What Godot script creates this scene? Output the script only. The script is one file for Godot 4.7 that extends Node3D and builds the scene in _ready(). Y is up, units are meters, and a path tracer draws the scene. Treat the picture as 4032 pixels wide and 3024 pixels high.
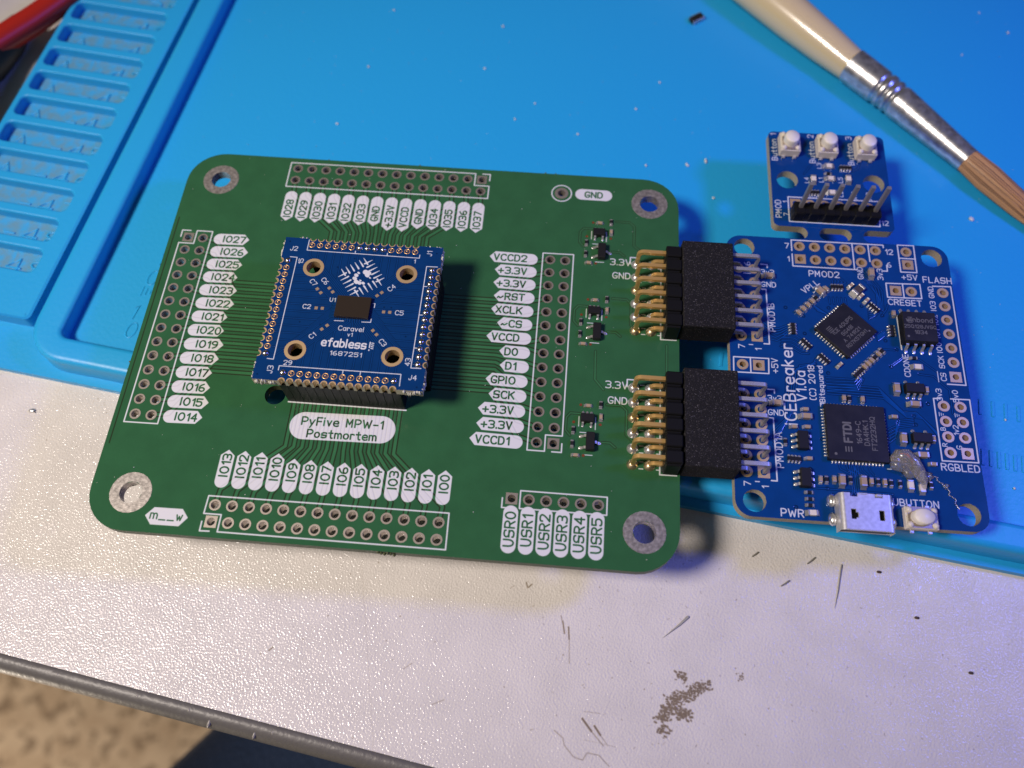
extends Node3D
# A workbench close-up: boards on a blue soldering mat. All sizes below are in millimetres; shapes are baked to metres.

const MM := 0.001
const TABLE := -13.0          # table top, below the top face of the green board (which is the height 0 of this file)
const LIFT := 13.0
var taken := {}
var origin := Vector3.ZERO    # base of the thing that is being built
var rng := RandomNumberGenerator.new()
var M := {}

func _ready() -> void:
	rng.seed = 7
	# camera
	var cam := Camera3D.new()
	cam.name = "camera"
	cam.transform = Transform3D(Basis(Vector3(0.996588, -0.006344, -0.082288), Vector3(-0.071654, 0.428253, -0.900814), Vector3(0.040955, 0.903637, 0.426337)).orthonormalized(), Vector3(62.834, 116.898 + LIFT, 78.508) * MM)
	cam.fov = 49.81
	cam.near = 0.005
	cam.far = 20.0
	var lens := CameraAttributesPhysical.new()
	lens.frustum_focal_length = 25.85
	lens.frustum_near = 0.005
	lens.frustum_far = 20.0
	lens.frustum_focus_distance = 0.128
	lens.exposure_aperture = 13.0
	cam.attributes = lens
	add_child(cam)
	# a dim room round the bench
	var env := Environment.new()
	env.background_mode = Environment.BG_COLOR
	env.background_color = Color(0.060, 0.055, 0.050).linear_to_srgb()
	env.tonemap_mode = Environment.TONE_MAPPER_LINEAR
	env.tonemap_exposure = 0.98
	env.sdfgi_enabled = true
	env.ssao_enabled = true
	env.ssil_enabled = true
	var world := WorldEnvironment.new()
	world.environment = env
	add_child(world)
	# a shaded warm bench lamp on one side, a small deep-blue one on the other
	var warm := SpotLight3D.new()
	warm.name = "warm_lamp"
	warm.look_at_from_position(Vector3(-210, 400 + LIFT, 145) * MM, Vector3(28, 0, 2) * MM)
	warm.spot_angle = 21.0
	warm.spot_angle_attenuation = 1.0
	warm.spot_range = 6.0
	warm.spot_attenuation = 2.0
	warm.light_color = Color(1.0, 0.885, 0.785).linear_to_srgb()
	warm.light_energy = 0.30
	warm.light_size = 0.056
	warm.shadow_enabled = true
	add_child(warm)
	var blue := OmniLight3D.new()
	blue.name = "blue_lamp"
	blue.position = Vector3(250, 160 + LIFT, -6) * MM
	blue.light_color = Color(0.13, 0.17, 1.0).linear_to_srgb()
	blue.light_energy = 0.027
	blue.light_size = 0.017
	blue.omni_range = 6.0
	blue.omni_attenuation = 2.0
	blue.shadow_enabled = true
	add_child(blue)
	# unseen lamp added below bench height, for room light on floor and leg
	var room := OmniLight3D.new()
	room.name = "added_fill_lamp"
	room.position = Vector3(-620, -430 + LIFT, 520) * MM
	room.light_color = Color(1.0, 0.86, 0.70).linear_to_srgb()
	room.light_energy = 0.40
	room.light_size = 0.08
	room.omni_range = 6.0
	room.omni_attenuation = 2.0
	room.shadow_enabled = true
	add_child(room)

	materials()
	floor_below()
	workbench()
	soldering_mat()
	person()
	green_board()
	blue_module()
	dev_board()
	paint_brush()
	red_tool()
	debris()


# ---------------------------------------------------------------- shapes
class Shape:
	var vs := PackedVector3Array()
	var ns := PackedVector3Array()
	var us := PackedVector2Array()
	var xf := Transform3D.IDENTITY
	var u0 := Vector2.ZERO
	var uk := Vector2.ONE

	func tri(a: Vector3, b: Vector3, c: Vector3, na: Vector3, nb: Vector3, nc: Vector3) -> void:
		if (b - a).cross(c - a).dot(na + nb + nc) > 0.0:
			put(a, na)
			put(c, nc)
			put(b, nb)
		else:
			put(a, na)
			put(b, nb)
			put(c, nc)

	func put(p: Vector3, n: Vector3) -> void:
		vs.append((xf * p) * 0.001)
		ns.append((xf.basis * n).normalized())
		us.append((Vector2(p.x, p.z) - u0) * uk)

	func quad(a: Vector3, b: Vector3, c: Vector3, d: Vector3, n: Vector3) -> void:
		tri(a, b, c, n, n, n)
		tri(a, c, d, n, n, n)

	func squad(a: Vector3, b: Vector3, c: Vector3, d: Vector3, na: Vector3, nb: Vector3, nc: Vector3, nd: Vector3) -> void:
		tri(a, b, c, na, nb, nc)
		tri(a, c, d, na, nc, nd)

	func box(c: Vector3, size: Vector3, e := 0.0, turn := 0.0) -> void:
		var keep := xf
		xf = xf * Transform3D(Basis(Vector3.UP, deg_to_rad(turn)), c)
		var h := size * 0.5
		for s in [1.0, -1.0]:
			quad(Vector3(s * h.x, h.y - e, h.z - e), Vector3(s * h.x, e - h.y, h.z - e), Vector3(s * h.x, e - h.y, e - h.z), Vector3(s * h.x, h.y - e, e - h.z), Vector3(s, 0, 0))
			quad(Vector3(h.x - e, s * h.y, h.z - e), Vector3(e - h.x, s * h.y, h.z - e), Vector3(e - h.x, s * h.y, e - h.z), Vector3(h.x - e, s * h.y, e - h.z), Vector3(0, s, 0))
			quad(Vector3(h.x - e, h.y - e, s * h.z), Vector3(e - h.x, h.y - e, s * h.z), Vector3(e - h.x, e - h.y, s * h.z), Vector3(h.x - e, e - h.y, s * h.z), Vector3(0, 0, s))
		if e > 0.0:
			for s in [1.0, -1.0]:
				for t in [1.0, -1.0]:
					quad(Vector3(s * h.x, t * (h.y - e), h.z - e), Vector3(s * h.x, t * (h.y - e), e - h.z), Vector3(s * (h.x - e), t * h.y, e - h.z), Vector3(s * (h.x - e), t * h.y, h.z - e), Vector3(s, t, 0).normalized())
					quad(Vector3(s * h.x, h.y - e, t * (h.z - e)), Vector3(s * h.x, e - h.y, t * (h.z - e)), Vector3(s * (h.x - e), e - h.y, t * h.z), Vector3(s * (h.x - e), h.y - e, t * h.z), Vector3(s, 0, t).normalized())
					quad(Vector3(h.x - e, s * h.y, t * (h.z - e)), Vector3(e - h.x, s * h.y, t * (h.z - e)), Vector3(e - h.x, s * (h.y - e), t * h.z), Vector3(h.x - e, s * (h.y - e), t * h.z), Vector3(0, s, t).normalized())
					for r in [1.0, -1.0]:
						var n := Vector3(s, t, r).normalized()
						tri(Vector3(s * h.x, t * (h.y - e), r * (h.z - e)), Vector3(s * (h.x - e), t * h.y, r * (h.z - e)), Vector3(s * (h.x - e), t * (h.y - e), r * h.z), n, n, n)
		xf = keep

	# profile: (radius, height) pairs turned about a vertical axis; smooth round the axis, creased along it unless soft
	func lathe(c: Vector3, profile: Array, n := 20, soft := false, inward := false) -> void:
		var nor := []
		for i in profile.size() - 1:
			var d: Vector2 = profile[i + 1] - profile[i]
			var m := Vector2(d.y, -d.x).normalized()
			nor.append(-m if inward else m)
		for i in profile.size() - 1:
			var n0: Vector2 = nor[i]
			var n1: Vector2 = nor[i]
			if soft:
				n0 = (nor[i] + nor[maxi(i - 1, 0)]).normalized()
				n1 = (nor[i] + nor[mini(i + 1, nor.size() - 1)]).normalized()
			for k in n:
				var a := TAU * k / n
				var b := TAU * (k + 1) / n
				var ca := Vector3(cos(a), 0, sin(a))
				var cb := Vector3(cos(b), 0, sin(b))
				var p: Vector2 = profile[i]
				var q: Vector2 = profile[i + 1]
				var A := c + ca * p.x + Vector3(0, p.y, 0)
				var B := c + cb * p.x + Vector3(0, p.y, 0)
				var C := c + cb * q.x + Vector3(0, q.y, 0)
				var D := c + ca * q.x + Vector3(0, q.y, 0)
				var nA := ca * n0.x + Vector3(0, n0.y, 0)
				var nB := cb * n0.x + Vector3(0, n0.y, 0)
				var nC := cb * n1.x + Vector3(0, n1.y, 0)
				var nD := ca * n1.x + Vector3(0, n1.y, 0)
				if p.x > 1e-6:
					tri(A, B, C, nA, nB, nC)
				if q.x > 1e-6:
					tri(A, C, D, nA, nC, nD)

	func prism(poly: PackedVector2Array, y0: float, y1: float, both := true) -> void:
		var ids := Geometry2D.triangulate_polygon(poly)
		for i in range(0, ids.size(), 3):
			var a := poly[ids[i]]
			var b := poly[ids[i + 1]]
			var c := poly[ids[i + 2]]
			tri(Vector3(a.x, y1, a.y), Vector3(b.x, y1, b.y), Vector3(c.x, y1, c.y), Vector3.UP, Vector3.UP, Vector3.UP)
			if both:
				tri(Vector3(a.x, y0, a.y), Vector3(b.x, y0, b.y), Vector3(c.x, y0, c.y), Vector3.DOWN, Vector3.DOWN, Vector3.DOWN)
		wall(poly, y0, y1)

	func wall(poly: PackedVector2Array, y0: float, y1: float, inward := false) -> void:
		var turn := 1.0 if Geometry2D.is_polygon_clockwise(poly) else -1.0
		if inward:
			turn = -turn
		for i in poly.size():
			var a := poly[i]
			var b := poly[(i + 1) % poly.size()]
			var d := (b - a).normalized() * turn
			quad(Vector3(a.x, y0, a.y), Vector3(b.x, y0, b.y), Vector3(b.x, y1, b.y), Vector3(a.x, y1, a.y), Vector3(-d.y, 0, d.x))

	# a round rod along a path; radii may change along it
	func tube(path: Array, radii: Array, n := 10, squash := 1.0) -> void:
		var rings := []
		var nors := []
		var up := Vector3.UP
		for i in path.size():
			var d: Vector3 = (path[mini(i + 1, path.size() - 1)] - path[maxi(i - 1, 0)]).normalized()
			if absf(d.dot(up)) > 0.95:
				up = Vector3.RIGHT
			var s := d.cross(up).normalized()
			var t := s.cross(d).normalized()
			up = t
			var ring := []
			var nor := []
			var r: float = radii[mini(i, radii.size() - 1)]
			var r0: float = radii[mini(maxi(i - 1, 0), radii.size() - 1)]
			var r1: float = radii[mini(mini(i + 1, path.size() - 1), radii.size() - 1)]
			var slope: float = (r1 - r0) / maxf((path[mini(i + 1, path.size() - 1)] - path[maxi(i - 1, 0)]).length(), 1e-6)
			for k in n:
				var a := TAU * k / n
				nor.append((s * cos(a) + t * sin(a) - d * slope).normalized())
				ring.append(path[i] + s * cos(a) * r + t * sin(a) * r * squash)
			rings.append(ring)
			nors.append(nor)
		for i in path.size() - 1:
			for k in n:
				var l := (k + 1) % n
				squad(rings[i][k], rings[i][l], rings[i + 1][l], rings[i + 1][k], nors[i][k], nors[i][l], nors[i + 1][l], nors[i + 1][k])
		for e in [0, path.size() - 1]:
			var d: Vector3 = (path[0] - path[1]) if e == 0 else (path[e] - path[e - 1])
			d = d.normalized()
			for k in n:
				tri(path[e], rings[e][k], rings[e][(k + 1) % n], d, d, d)

	# a rectangular wire bent in the plane whose normal is side
	func bar(path: Array, side: Vector3, w: float, t: float) -> void:
		var c := []
		var us2 := []
		for i in path.size():
			var d0: Vector3 = (path[maxi(i, 1)] - path[maxi(i, 1) - 1]).normalized()
			var d1: Vector3 = (path[mini(i + 1, path.size() - 1)] - path[mini(i, path.size() - 2)]).normalized()
			var d := (d0 + d1).normalized()
			var u := side.cross(d).normalized()
			var k := 1.0 / maxf(0.4, d.dot(d1))
			us2.append(u)
			c.append([path[i] + side * w * 0.5 + u * t * 0.5 * k, path[i] - side * w * 0.5 + u * t * 0.5 * k, path[i] - side * w * 0.5 - u * t * 0.5 * k, path[i] + side * w * 0.5 - u * t * 0.5 * k])
		for i in path.size() - 1:
			var a: Array = c[i]
			var b: Array = c[i + 1]
			var u0_: Vector3 = us2[i]
			var u1_: Vector3 = us2[i + 1]
			squad(a[0], a[1], b[1], b[0], u0_, u0_, u1_, u1_)
			squad(a[2], a[3], b[3], b[2], -u0_, -u0_, -u1_, -u1_)
			quad(a[0], a[3], b[3], b[0], side)
			quad(a[1], a[2], b[2], b[1], -side)
		var f: Array = c[0]
		quad(f[0], f[1], f[2], f[3], (path[0] - path[1]).normalized())
		f = c[-1]
		quad(f[0], f[1], f[2], f[3], (path[-1] - path[-2]).normalized())

	# an uneven lump
	func lump(c: Vector3, r: Vector3, rough := 0.0, noise: FastNoiseLite = null, n := 12, m := 8, low := -0.5) -> void:
		var grid := []
		for j in m + 1:
			var row := []
			var v: float = lerp(low, 0.5, float(j) / m) * PI
			for i in n + 1:
				var u := TAU * (i % n) / n
				var d := Vector3(cos(u) * cos(v), sin(v), sin(u) * cos(v))
				var k := 1.0
				if noise:
					var q := c * 3.0 + d * 20.0
					k += rough * noise.get_noise_3d(q.x, q.y, q.z)
				row.append([c + d * r * k, (d / r).normalized()])
			grid.append(row)
		for j in m:
			for i in n:
				squad(grid[j][i][0], grid[j][i + 1][0], grid[j + 1][i + 1][0], grid[j + 1][i][0], grid[j][i][1], grid[j][i + 1][1], grid[j + 1][i + 1][1], grid[j + 1][i][1])

	# a band between an inner closed curve and an outer one
	func band(inner: PackedVector2Array, outer: PackedVector2Array, yi: float, yo: float, n := Vector3.UP) -> void:
		for i in inner.size():
			var l := (i + 1) % inner.size()
			quad(Vector3(inner[i].x, yi, inner[i].y), Vector3(inner[l].x, yi, inner[l].y), Vector3(outer[l].x, yo, outer[l].y), Vector3(outer[i].x, yo, outer[i].y), n)


func S(u: Rect2 = Rect2()) -> Shape:
	var s := Shape.new()
	s.xf = Transform3D(Basis.IDENTITY, -origin)
	if u.size.x > 0.0:
		s.u0 = u.position
		s.uk = Vector2.ONE / u.size
	return s


func P(x: float, y: float, z: float) -> Vector3:
	return (Vector3(x, y, z) - origin) * MM


func made(list: Array) -> ArrayMesh:
	var m := ArrayMesh.new()
	for i in range(0, list.size(), 2):
		var s: Shape = list[i]
		if s.vs.is_empty():
			continue
		var a := []
		a.resize(Mesh.ARRAY_MAX)
		a[Mesh.ARRAY_VERTEX] = s.vs
		a[Mesh.ARRAY_NORMAL] = s.ns
		a[Mesh.ARRAY_TEX_UV] = s.us
		m.add_surface_from_arrays(Mesh.PRIMITIVE_TRIANGLES, a)
		m.surface_set_material(m.get_surface_count() - 1, list[i + 1])
	return m


func numbered(base: String, parent: Node) -> String:
	var key := str(parent.get_instance_id()) + base
	var k: int = taken.get(key, 0)
	taken[key] = k + 1
	return base if k == 0 else "%s_%03d" % [base, k]


func inst(called: String, mesh: Mesh, parent: Node, at := Vector3.ZERO, turn := 0.0) -> MeshInstance3D:
	var o := MeshInstance3D.new()
	o.name = numbered(called, parent)
	o.mesh = mesh
	parent.add_child(o, true)
	o.transform = Transform3D(Basis(Vector3.UP, deg_to_rad(turn)), at)
	return o


func obj(called: String, list: Array, parent: Node) -> MeshInstance3D:
	return inst(called, made(list), parent)


func tag(o: Node, label: String, category: String, group := "", kind := "") -> void:
	if label:
		o.set_meta("label", label)
	if category:
		o.set_meta("category", category)
	if group:
		o.set_meta("group", group)
	if kind:
		o.set_meta("kind", kind)


func thing(called: String, label: String, category: String, base: Vector3, group := "") -> Node3D:
	var o := Node3D.new()
	o.name = numbered(called, self)
	add_child(o, true)
	o.position = (base + Vector3(0, LIFT, 0)) * MM
	origin = base
	tag(o, label, category, group)
	return o


func lone(called: String, list: Array, label: String, category: String, base: Vector3, group := "") -> MeshInstance3D:
	var o := obj(called, list, self)
	o.position = (base + Vector3(0, LIFT, 0)) * MM
	tag(o, label, category, group)
	return o


# ---------------------------------------------------------------- materials
func mat(c: Color, rough: float, metal := 0.0, spec := 0.5) -> StandardMaterial3D:
	var m := StandardMaterial3D.new()
	m.albedo_color = c.linear_to_srgb()
	m.roughness = rough
	m.metallic = metal
	m.metallic_specular = spec
	return m


func noise(seed_: int, freq: float, oct := 3, type := FastNoiseLite.TYPE_SIMPLEX_SMOOTH) -> FastNoiseLite:
	var n := FastNoiseLite.new()
	n.seed = seed_
	n.frequency = freq
	n.noise_type = type
	n.fractal_octaves = oct
	return n


func grain(seed_: int, side: int, freq: float, oct := 3, lo := 0.0, hi := 1.0, type := FastNoiseLite.TYPE_SIMPLEX_SMOOTH) -> ImageTexture:
	var im := noise(seed_, freq, oct, type).get_seamless_image(side, side)
	im.convert(Image.FORMAT_L8)
	if lo != 0.0 or hi != 1.0:
		var d := im.get_data()
		for i in d.size():
			d[i] = int(255.0 * lerp(lo, hi, d[i] / 255.0))
		im = Image.create_from_data(side, side, false, Image.FORMAT_L8, d)
	return ImageTexture.create_from_image(im)


func relief(m: StandardMaterial3D, t: Texture2D, tile_mm: float, depth_mm: float) -> void:
	m.heightmap_enabled = true
	m.heightmap_texture = t
	m.heightmap_scale = depth_mm * 0.1
	m.uv1_triplanar = true
	m.uv1_scale = Vector3.ONE * (1000.0 / tile_mm)


func patchy(m: StandardMaterial3D, t: Texture2D, tile_mm: float) -> void:
	m.albedo_texture = t
	m.uv1_triplanar = true
	m.uv1_scale = Vector3.ONE * (1000.0 / tile_mm)


# ---------------------------------------------------------------- flat print
const GLYPHS := {
	"A": "8|0c408c 2868", "B": "8|000c ~00707606 ~06868c0c", "C": "8|~8280000c8c8a", "D": "8|000c ~00808c0c", "E": "7|70000c7c 0666", "F": "7|70000c 0666",
	"G": "8|~8280000c8c87 8747", "H": "8|000c 808c 0686", "I": "1|000c", "J": "6|~606c0c09", "K": "8|000c 8007 358c", "L": "7|000c7c", "M": "9|0c0048808c",
	"N": "8|0c008c80", "O": "9|@00909c0c", "P": "8|000c ~00808707", "R": "8|000c ~00808606 468c", "S": "8|~8280000686 ~06868c0c0a", "T": "8|0080 404c",
	"U": "8|~000c8c80", "V": "8|004c80", "W": "c|003c639cc0", "X": "8|008c 800c", "Y": "8|004680 464c", "Q": "9|@00909c0c 6a9d",
	"0": "8|@00808c0c", "1": "4|13404c", "2": "8|~030080850c 0c8c", "3": "8|~0100808636 ~36868c0c0b", "4": "8|6c600888", "5": "8|800005 ~05848c0c0a",
	"6": "8|@06868c0c ~600309", "7": "8|00803c", "8": "8|@00808606 @06868c0c", "9": "8|@00808606 ~83892c",
	"a": "7|@04747c0c 747c", "b": "7|000c @04747c0c", "c": "7|~7674040c7c7a", "d": "7|707c @04747c0c", "e": "7|0878 ~7874040c7c7b", "f": "6|~60303c 0464", "g": "7|@04747c0c ~747g0g0f",
	"h": "7|000c ~0704747c", "i": "1|040c 0001", "k": "7|000c 6408 276c", "l": "1|000c", "m": "a|040c ~0704545c ~5754a4ac", "n": "7|040c ~0704747c", "o": "7|@04747c0c",
	"p": "7|040g @04747c0c", "q": "7|747g @04747c0c", "r": "5|040c ~07045455", "s": "7|~7574040878 ~08787c0c0b", "t": "6|~303c6c 0464", "u": "7|~040c7c74 747c", "v": "6|043c64",
	"w": "8|042c466c84", "x": "7|047c 740c", "y": "7|043c 741g", "+": "8|0787 434b", "-": "6|0767", ".": "0|0b0c", "~": "9|~09264a96", "_": "9|0d9d", "(": "4|~40000c4c", ")": "4|~00404c0c", "!": "1|0008 0b0c", ",": "1|1b0e",
}


class Print:
	var x0: float
	var z0: float
	var ppm: float
	var w: int
	var h: int
	var ink := PackedByteArray()      # white print
	var gap := PackedByteArray()      # bare laminate
	var lit := PackedByteArray()      # bright copper lines under the mask
	var layer := 0

	func _init(r: Rect2, k: float) -> void:
		x0 = r.position.x
		z0 = r.position.y
		ppm = k
		w = int(r.size.x * k)
		h = int(r.size.y * k)
		ink.resize(w * h)
		gap.resize(w * h)
		lit.resize(w * h)

	func mark(i: int, c: float, mode: int) -> void:
		var v := int(255.0 * c)
		if mode == 0:
			ink[i] = maxi(ink[i], v)
		elif mode == 1:
			ink[i] = mini(ink[i], 255 - v)
		elif mode == 2:
			gap[i] = maxi(gap[i], v)
		elif mode == 5:
			gap[i] = maxi(gap[i], int(v * 0.7))
		else:
			gap[i] = mini(gap[i], 255 - v)
			lit[i] = maxi(lit[i], v)

	func seg(a: Vector2, b: Vector2, r: float, mode := 0) -> void:
		var A := (a - Vector2(x0, z0)) * ppm
		var B := (b - Vector2(x0, z0)) * ppm
		var R := r * ppm
		var lo := Vector2(minf(A.x, B.x), minf(A.y, B.y)) - Vector2.ONE * (R + 1.0)
		var hi := Vector2(maxf(A.x, B.x), maxf(A.y, B.y)) + Vector2.ONE * (R + 1.0)
		var d := B - A
		var dd := maxf(d.dot(d), 1e-9)
		for y in range(maxi(0, int(lo.y)), mini(h, int(hi.y) + 1)):
			for x in range(maxi(0, int(lo.x)), mini(w, int(hi.x) + 1)):
				var q := Vector2(x + 0.5, y + 0.5) - A
				var t := clampf(q.dot(d) / dd, 0.0, 1.0)
				var c := R - (q - d * t).length() + 0.5
				if c > 0.0:
					mark(y * w + x, minf(c, 1.0) * minf(1.0, R * 1.6), mode)

	func line(pts: Array, r: float, mode := 0) -> void:
		for i in pts.size() - 1:
			seg(pts[i], pts[i + 1], r, mode)

	func loop(pts: Array, r: float, mode := 0) -> void:
		line(pts + [pts[0]], r, mode)

	func ring(c: Vector2, r: float, t: float, mode := 0) -> void:
		var pts := []
		for k in 33:
			pts.append(c + Vector2.from_angle(TAU * k / 32.0) * r)
		line(pts, t, mode)

	func poly(pts: Array, mode := 0) -> void:   # convex, either way round
		var lo := Vector2(1e9, 1e9)
		var hi := -lo
		var q := []
		var mid := Vector2.ZERO
		for p in pts:
			var s: Vector2 = (p - Vector2(x0, z0)) * ppm
			q.append(s)
			mid += s / pts.size()
			lo = Vector2(minf(lo.x, s.x), minf(lo.y, s.y))
			hi = Vector2(maxf(hi.x, s.x), maxf(hi.y, s.y))
		var ed := []
		for i in q.size():
			var d: Vector2 = (q[(i + 1) % q.size()] - q[i]).normalized()
			var n := Vector2(d.y, -d.x)
			if n.dot(mid - q[i]) > 0.0:
				n = -n
			ed.append([n, n.dot(q[i])])
		for y in range(maxi(0, int(lo.y) - 1), mini(h, int(hi.y) + 2)):
			for x in range(maxi(0, int(lo.x) - 1), mini(w, int(hi.x) + 2)):
				var p := Vector2(x + 0.5, y + 0.5)
				var far := -1e9
				for e in ed:
					far = maxf(far, e[0].dot(p) - e[1])
				var c := 0.5 - far
				if c > 0.0:
					mark(y * w + x, minf(c, 1.0), mode)


func hexa(c: String) -> int:
	return "0123456789abcdefg".find(c)


func strokes(g: String) -> Array:
	var out := []
	for s in g.split(" "):
		var kind := ""
		if s[0] == "~" or s[0] == "@":
			kind = s[0]
			s = s.substr(1)
		var p := []
		for i in range(0, s.length(), 2):
			p.append(Vector2(hexa(s[i]), hexa(s[i + 1])))
		if kind:
			for pass_ in 2:
				var q := []
				var n := p.size()
				if kind == "~":
					q.append(p[0])
				for i in (n if kind == "@" else n - 1):
					var a: Vector2 = p[i]
					var b: Vector2 = p[(i + 1) % n]
					var k := 0.29 if pass_ == 0 else 0.25
					if kind == "@" or i > 0:
						q.append(a.lerp(b, k))
					if kind == "@" or i < n - 2:
						q.append(a.lerp(b, 1.0 - k))
				if kind == "~":
					q.append(p[n - 1])
				p = q
			if kind == "@":
				p.append(p[0])
		out.append(p)
	return out


# every stroke of a line of text as points; at is its middle (align 0.5) or its start (align 0)
func lettering(t: String, at: Vector2, cap: float, ang := 0.0, align := 0.5, narrow := 1.0, space := 3.6) -> Array:
	var k := cap / 12.0
	var a := deg_to_rad(ang)
	var dir := Vector2(cos(a), -sin(a)) * k * narrow
	var down := Vector2(sin(a), cos(a)) * k
	var total := -space
	for c in t:
		total += (5.0 if c == " " else float(hexa(GLYPHS[c].split("|")[0]))) + space
	var pen := -total * align
	var out := []
	for c in t:
		if c == " ":
			pen += 5.0 + space
			continue
		var g: PackedStringArray = GLYPHS[c].split("|")
		for s in strokes(g[1]):
			var p := []
			for q in s:
				p.append(at + dir * (pen + q.x) + down * (q.y - 6.0))
			out.append(p)
		pen += hexa(g[0]) + space
	return out


func write(pr: Print, t: String, at: Vector2, cap: float, thick: float, ang := 0.0, align := 0.5, mode := 0, narrow := 1.0) -> void:
	for p in lettering(t, at, cap, ang, align, narrow):
		pr.line(p, thick * 0.5, mode)


# a printed sheet as a material: base and bare in linear colour
func printed(pr: Print, base: Color, bare: Color, ink: Color, seed_: int, rough: float, vary := 0.05, line := 1.0) -> StandardMaterial3D:
	var n := noise(seed_, 0.012, 3)
	var data := PackedByteArray()
	data.resize(pr.w * pr.h * 3)
	var ro := PackedByteArray()
	ro.resize(pr.w * pr.h)
	var hi := PackedByteArray()
	hi.resize(pr.w * pr.h)
	var r := RandomNumberGenerator.new()
	r.seed = seed_
	# colours are mixed in sRGB, where 8 bits suffice
	var cb := base.linear_to_srgb()
	var cg := bare.linear_to_srgb()
	var ci := ink.linear_to_srgb()
	for y in pr.h:
		for x in pr.w:
			var i := y * pr.w + x
			var g := pr.gap[i] / 255.0
			var k := pr.ink[i] / 255.0
			var v := 1.0 + vary * (n.get_noise_2d(x, y) + r.randf() - 0.5)
			var c := cb.lerp(cg, g) * v * (1.0 + (line - 1.0) * pr.lit[i] / 255.0)
			c = c.lerp(ci * (1.0 - 0.05 * g), k)
			data[i * 3] = clampi(int(c.r * 255.0), 0, 255)
			data[i * 3 + 1] = clampi(int(c.g * 255.0), 0, 255)
			data[i * 3 + 2] = clampi(int(c.b * 255.0), 0, 255)
			ro[i] = int(255.0 * lerp(rough, 0.55, k))
			hi[i] = int(clampf(150.0 - 110.0 * g + 60.0 * k + 30.0 * pr.lit[i] / 255.0, 0.0, 255.0))
	var m := mat(Color.WHITE, 1.0)
	m.albedo_texture = ImageTexture.create_from_image(Image.create_from_data(pr.w, pr.h, false, Image.FORMAT_RGB8, data))
	m.roughness_texture = ImageTexture.create_from_image(Image.create_from_data(pr.w, pr.h, false, Image.FORMAT_L8, ro))
	m.heightmap_enabled = true
	m.heightmap_texture = ImageTexture.create_from_image(Image.create_from_data(pr.w, pr.h, false, Image.FORMAT_L8, hi))
	m.heightmap_scale = 0.004
	m.metallic_specular = 0.4
	m.texture_repeat = false
	return m


# ---------------------------------------------------------------- circuit boards
func arc(c: Vector2, r: float, a0: float, a1: float, n: int) -> PackedVector2Array:
	var p := PackedVector2Array()
	for k in n + 1:
		p.append(c + Vector2.from_angle(deg_to_rad(lerp(a0, a1, float(k) / n))) * r)
	return p


func rounded(r: Rect2, cr: float, n := 6) -> PackedVector2Array:
	var a := r.position
	var b := r.end
	var p := arc(a + Vector2(cr, cr), cr, 180, 270, n)
	p.append_array(arc(Vector2(b.x - cr, a.y + cr), cr, 270, 360, n))
	p.append_array(arc(b - Vector2(cr, cr), cr, 0, 90, n))
	p.append_array(arc(Vector2(a.x + cr, b.y - cr), cr, 90, 180, n))
	return p


func on_rect(c: Vector2, half: Vector2, d: Vector2) -> Vector2:
	return c + d * minf(half.x / maxf(absf(d.x), 1e-9), half.y / maxf(absf(d.y), 1e-9))


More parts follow.
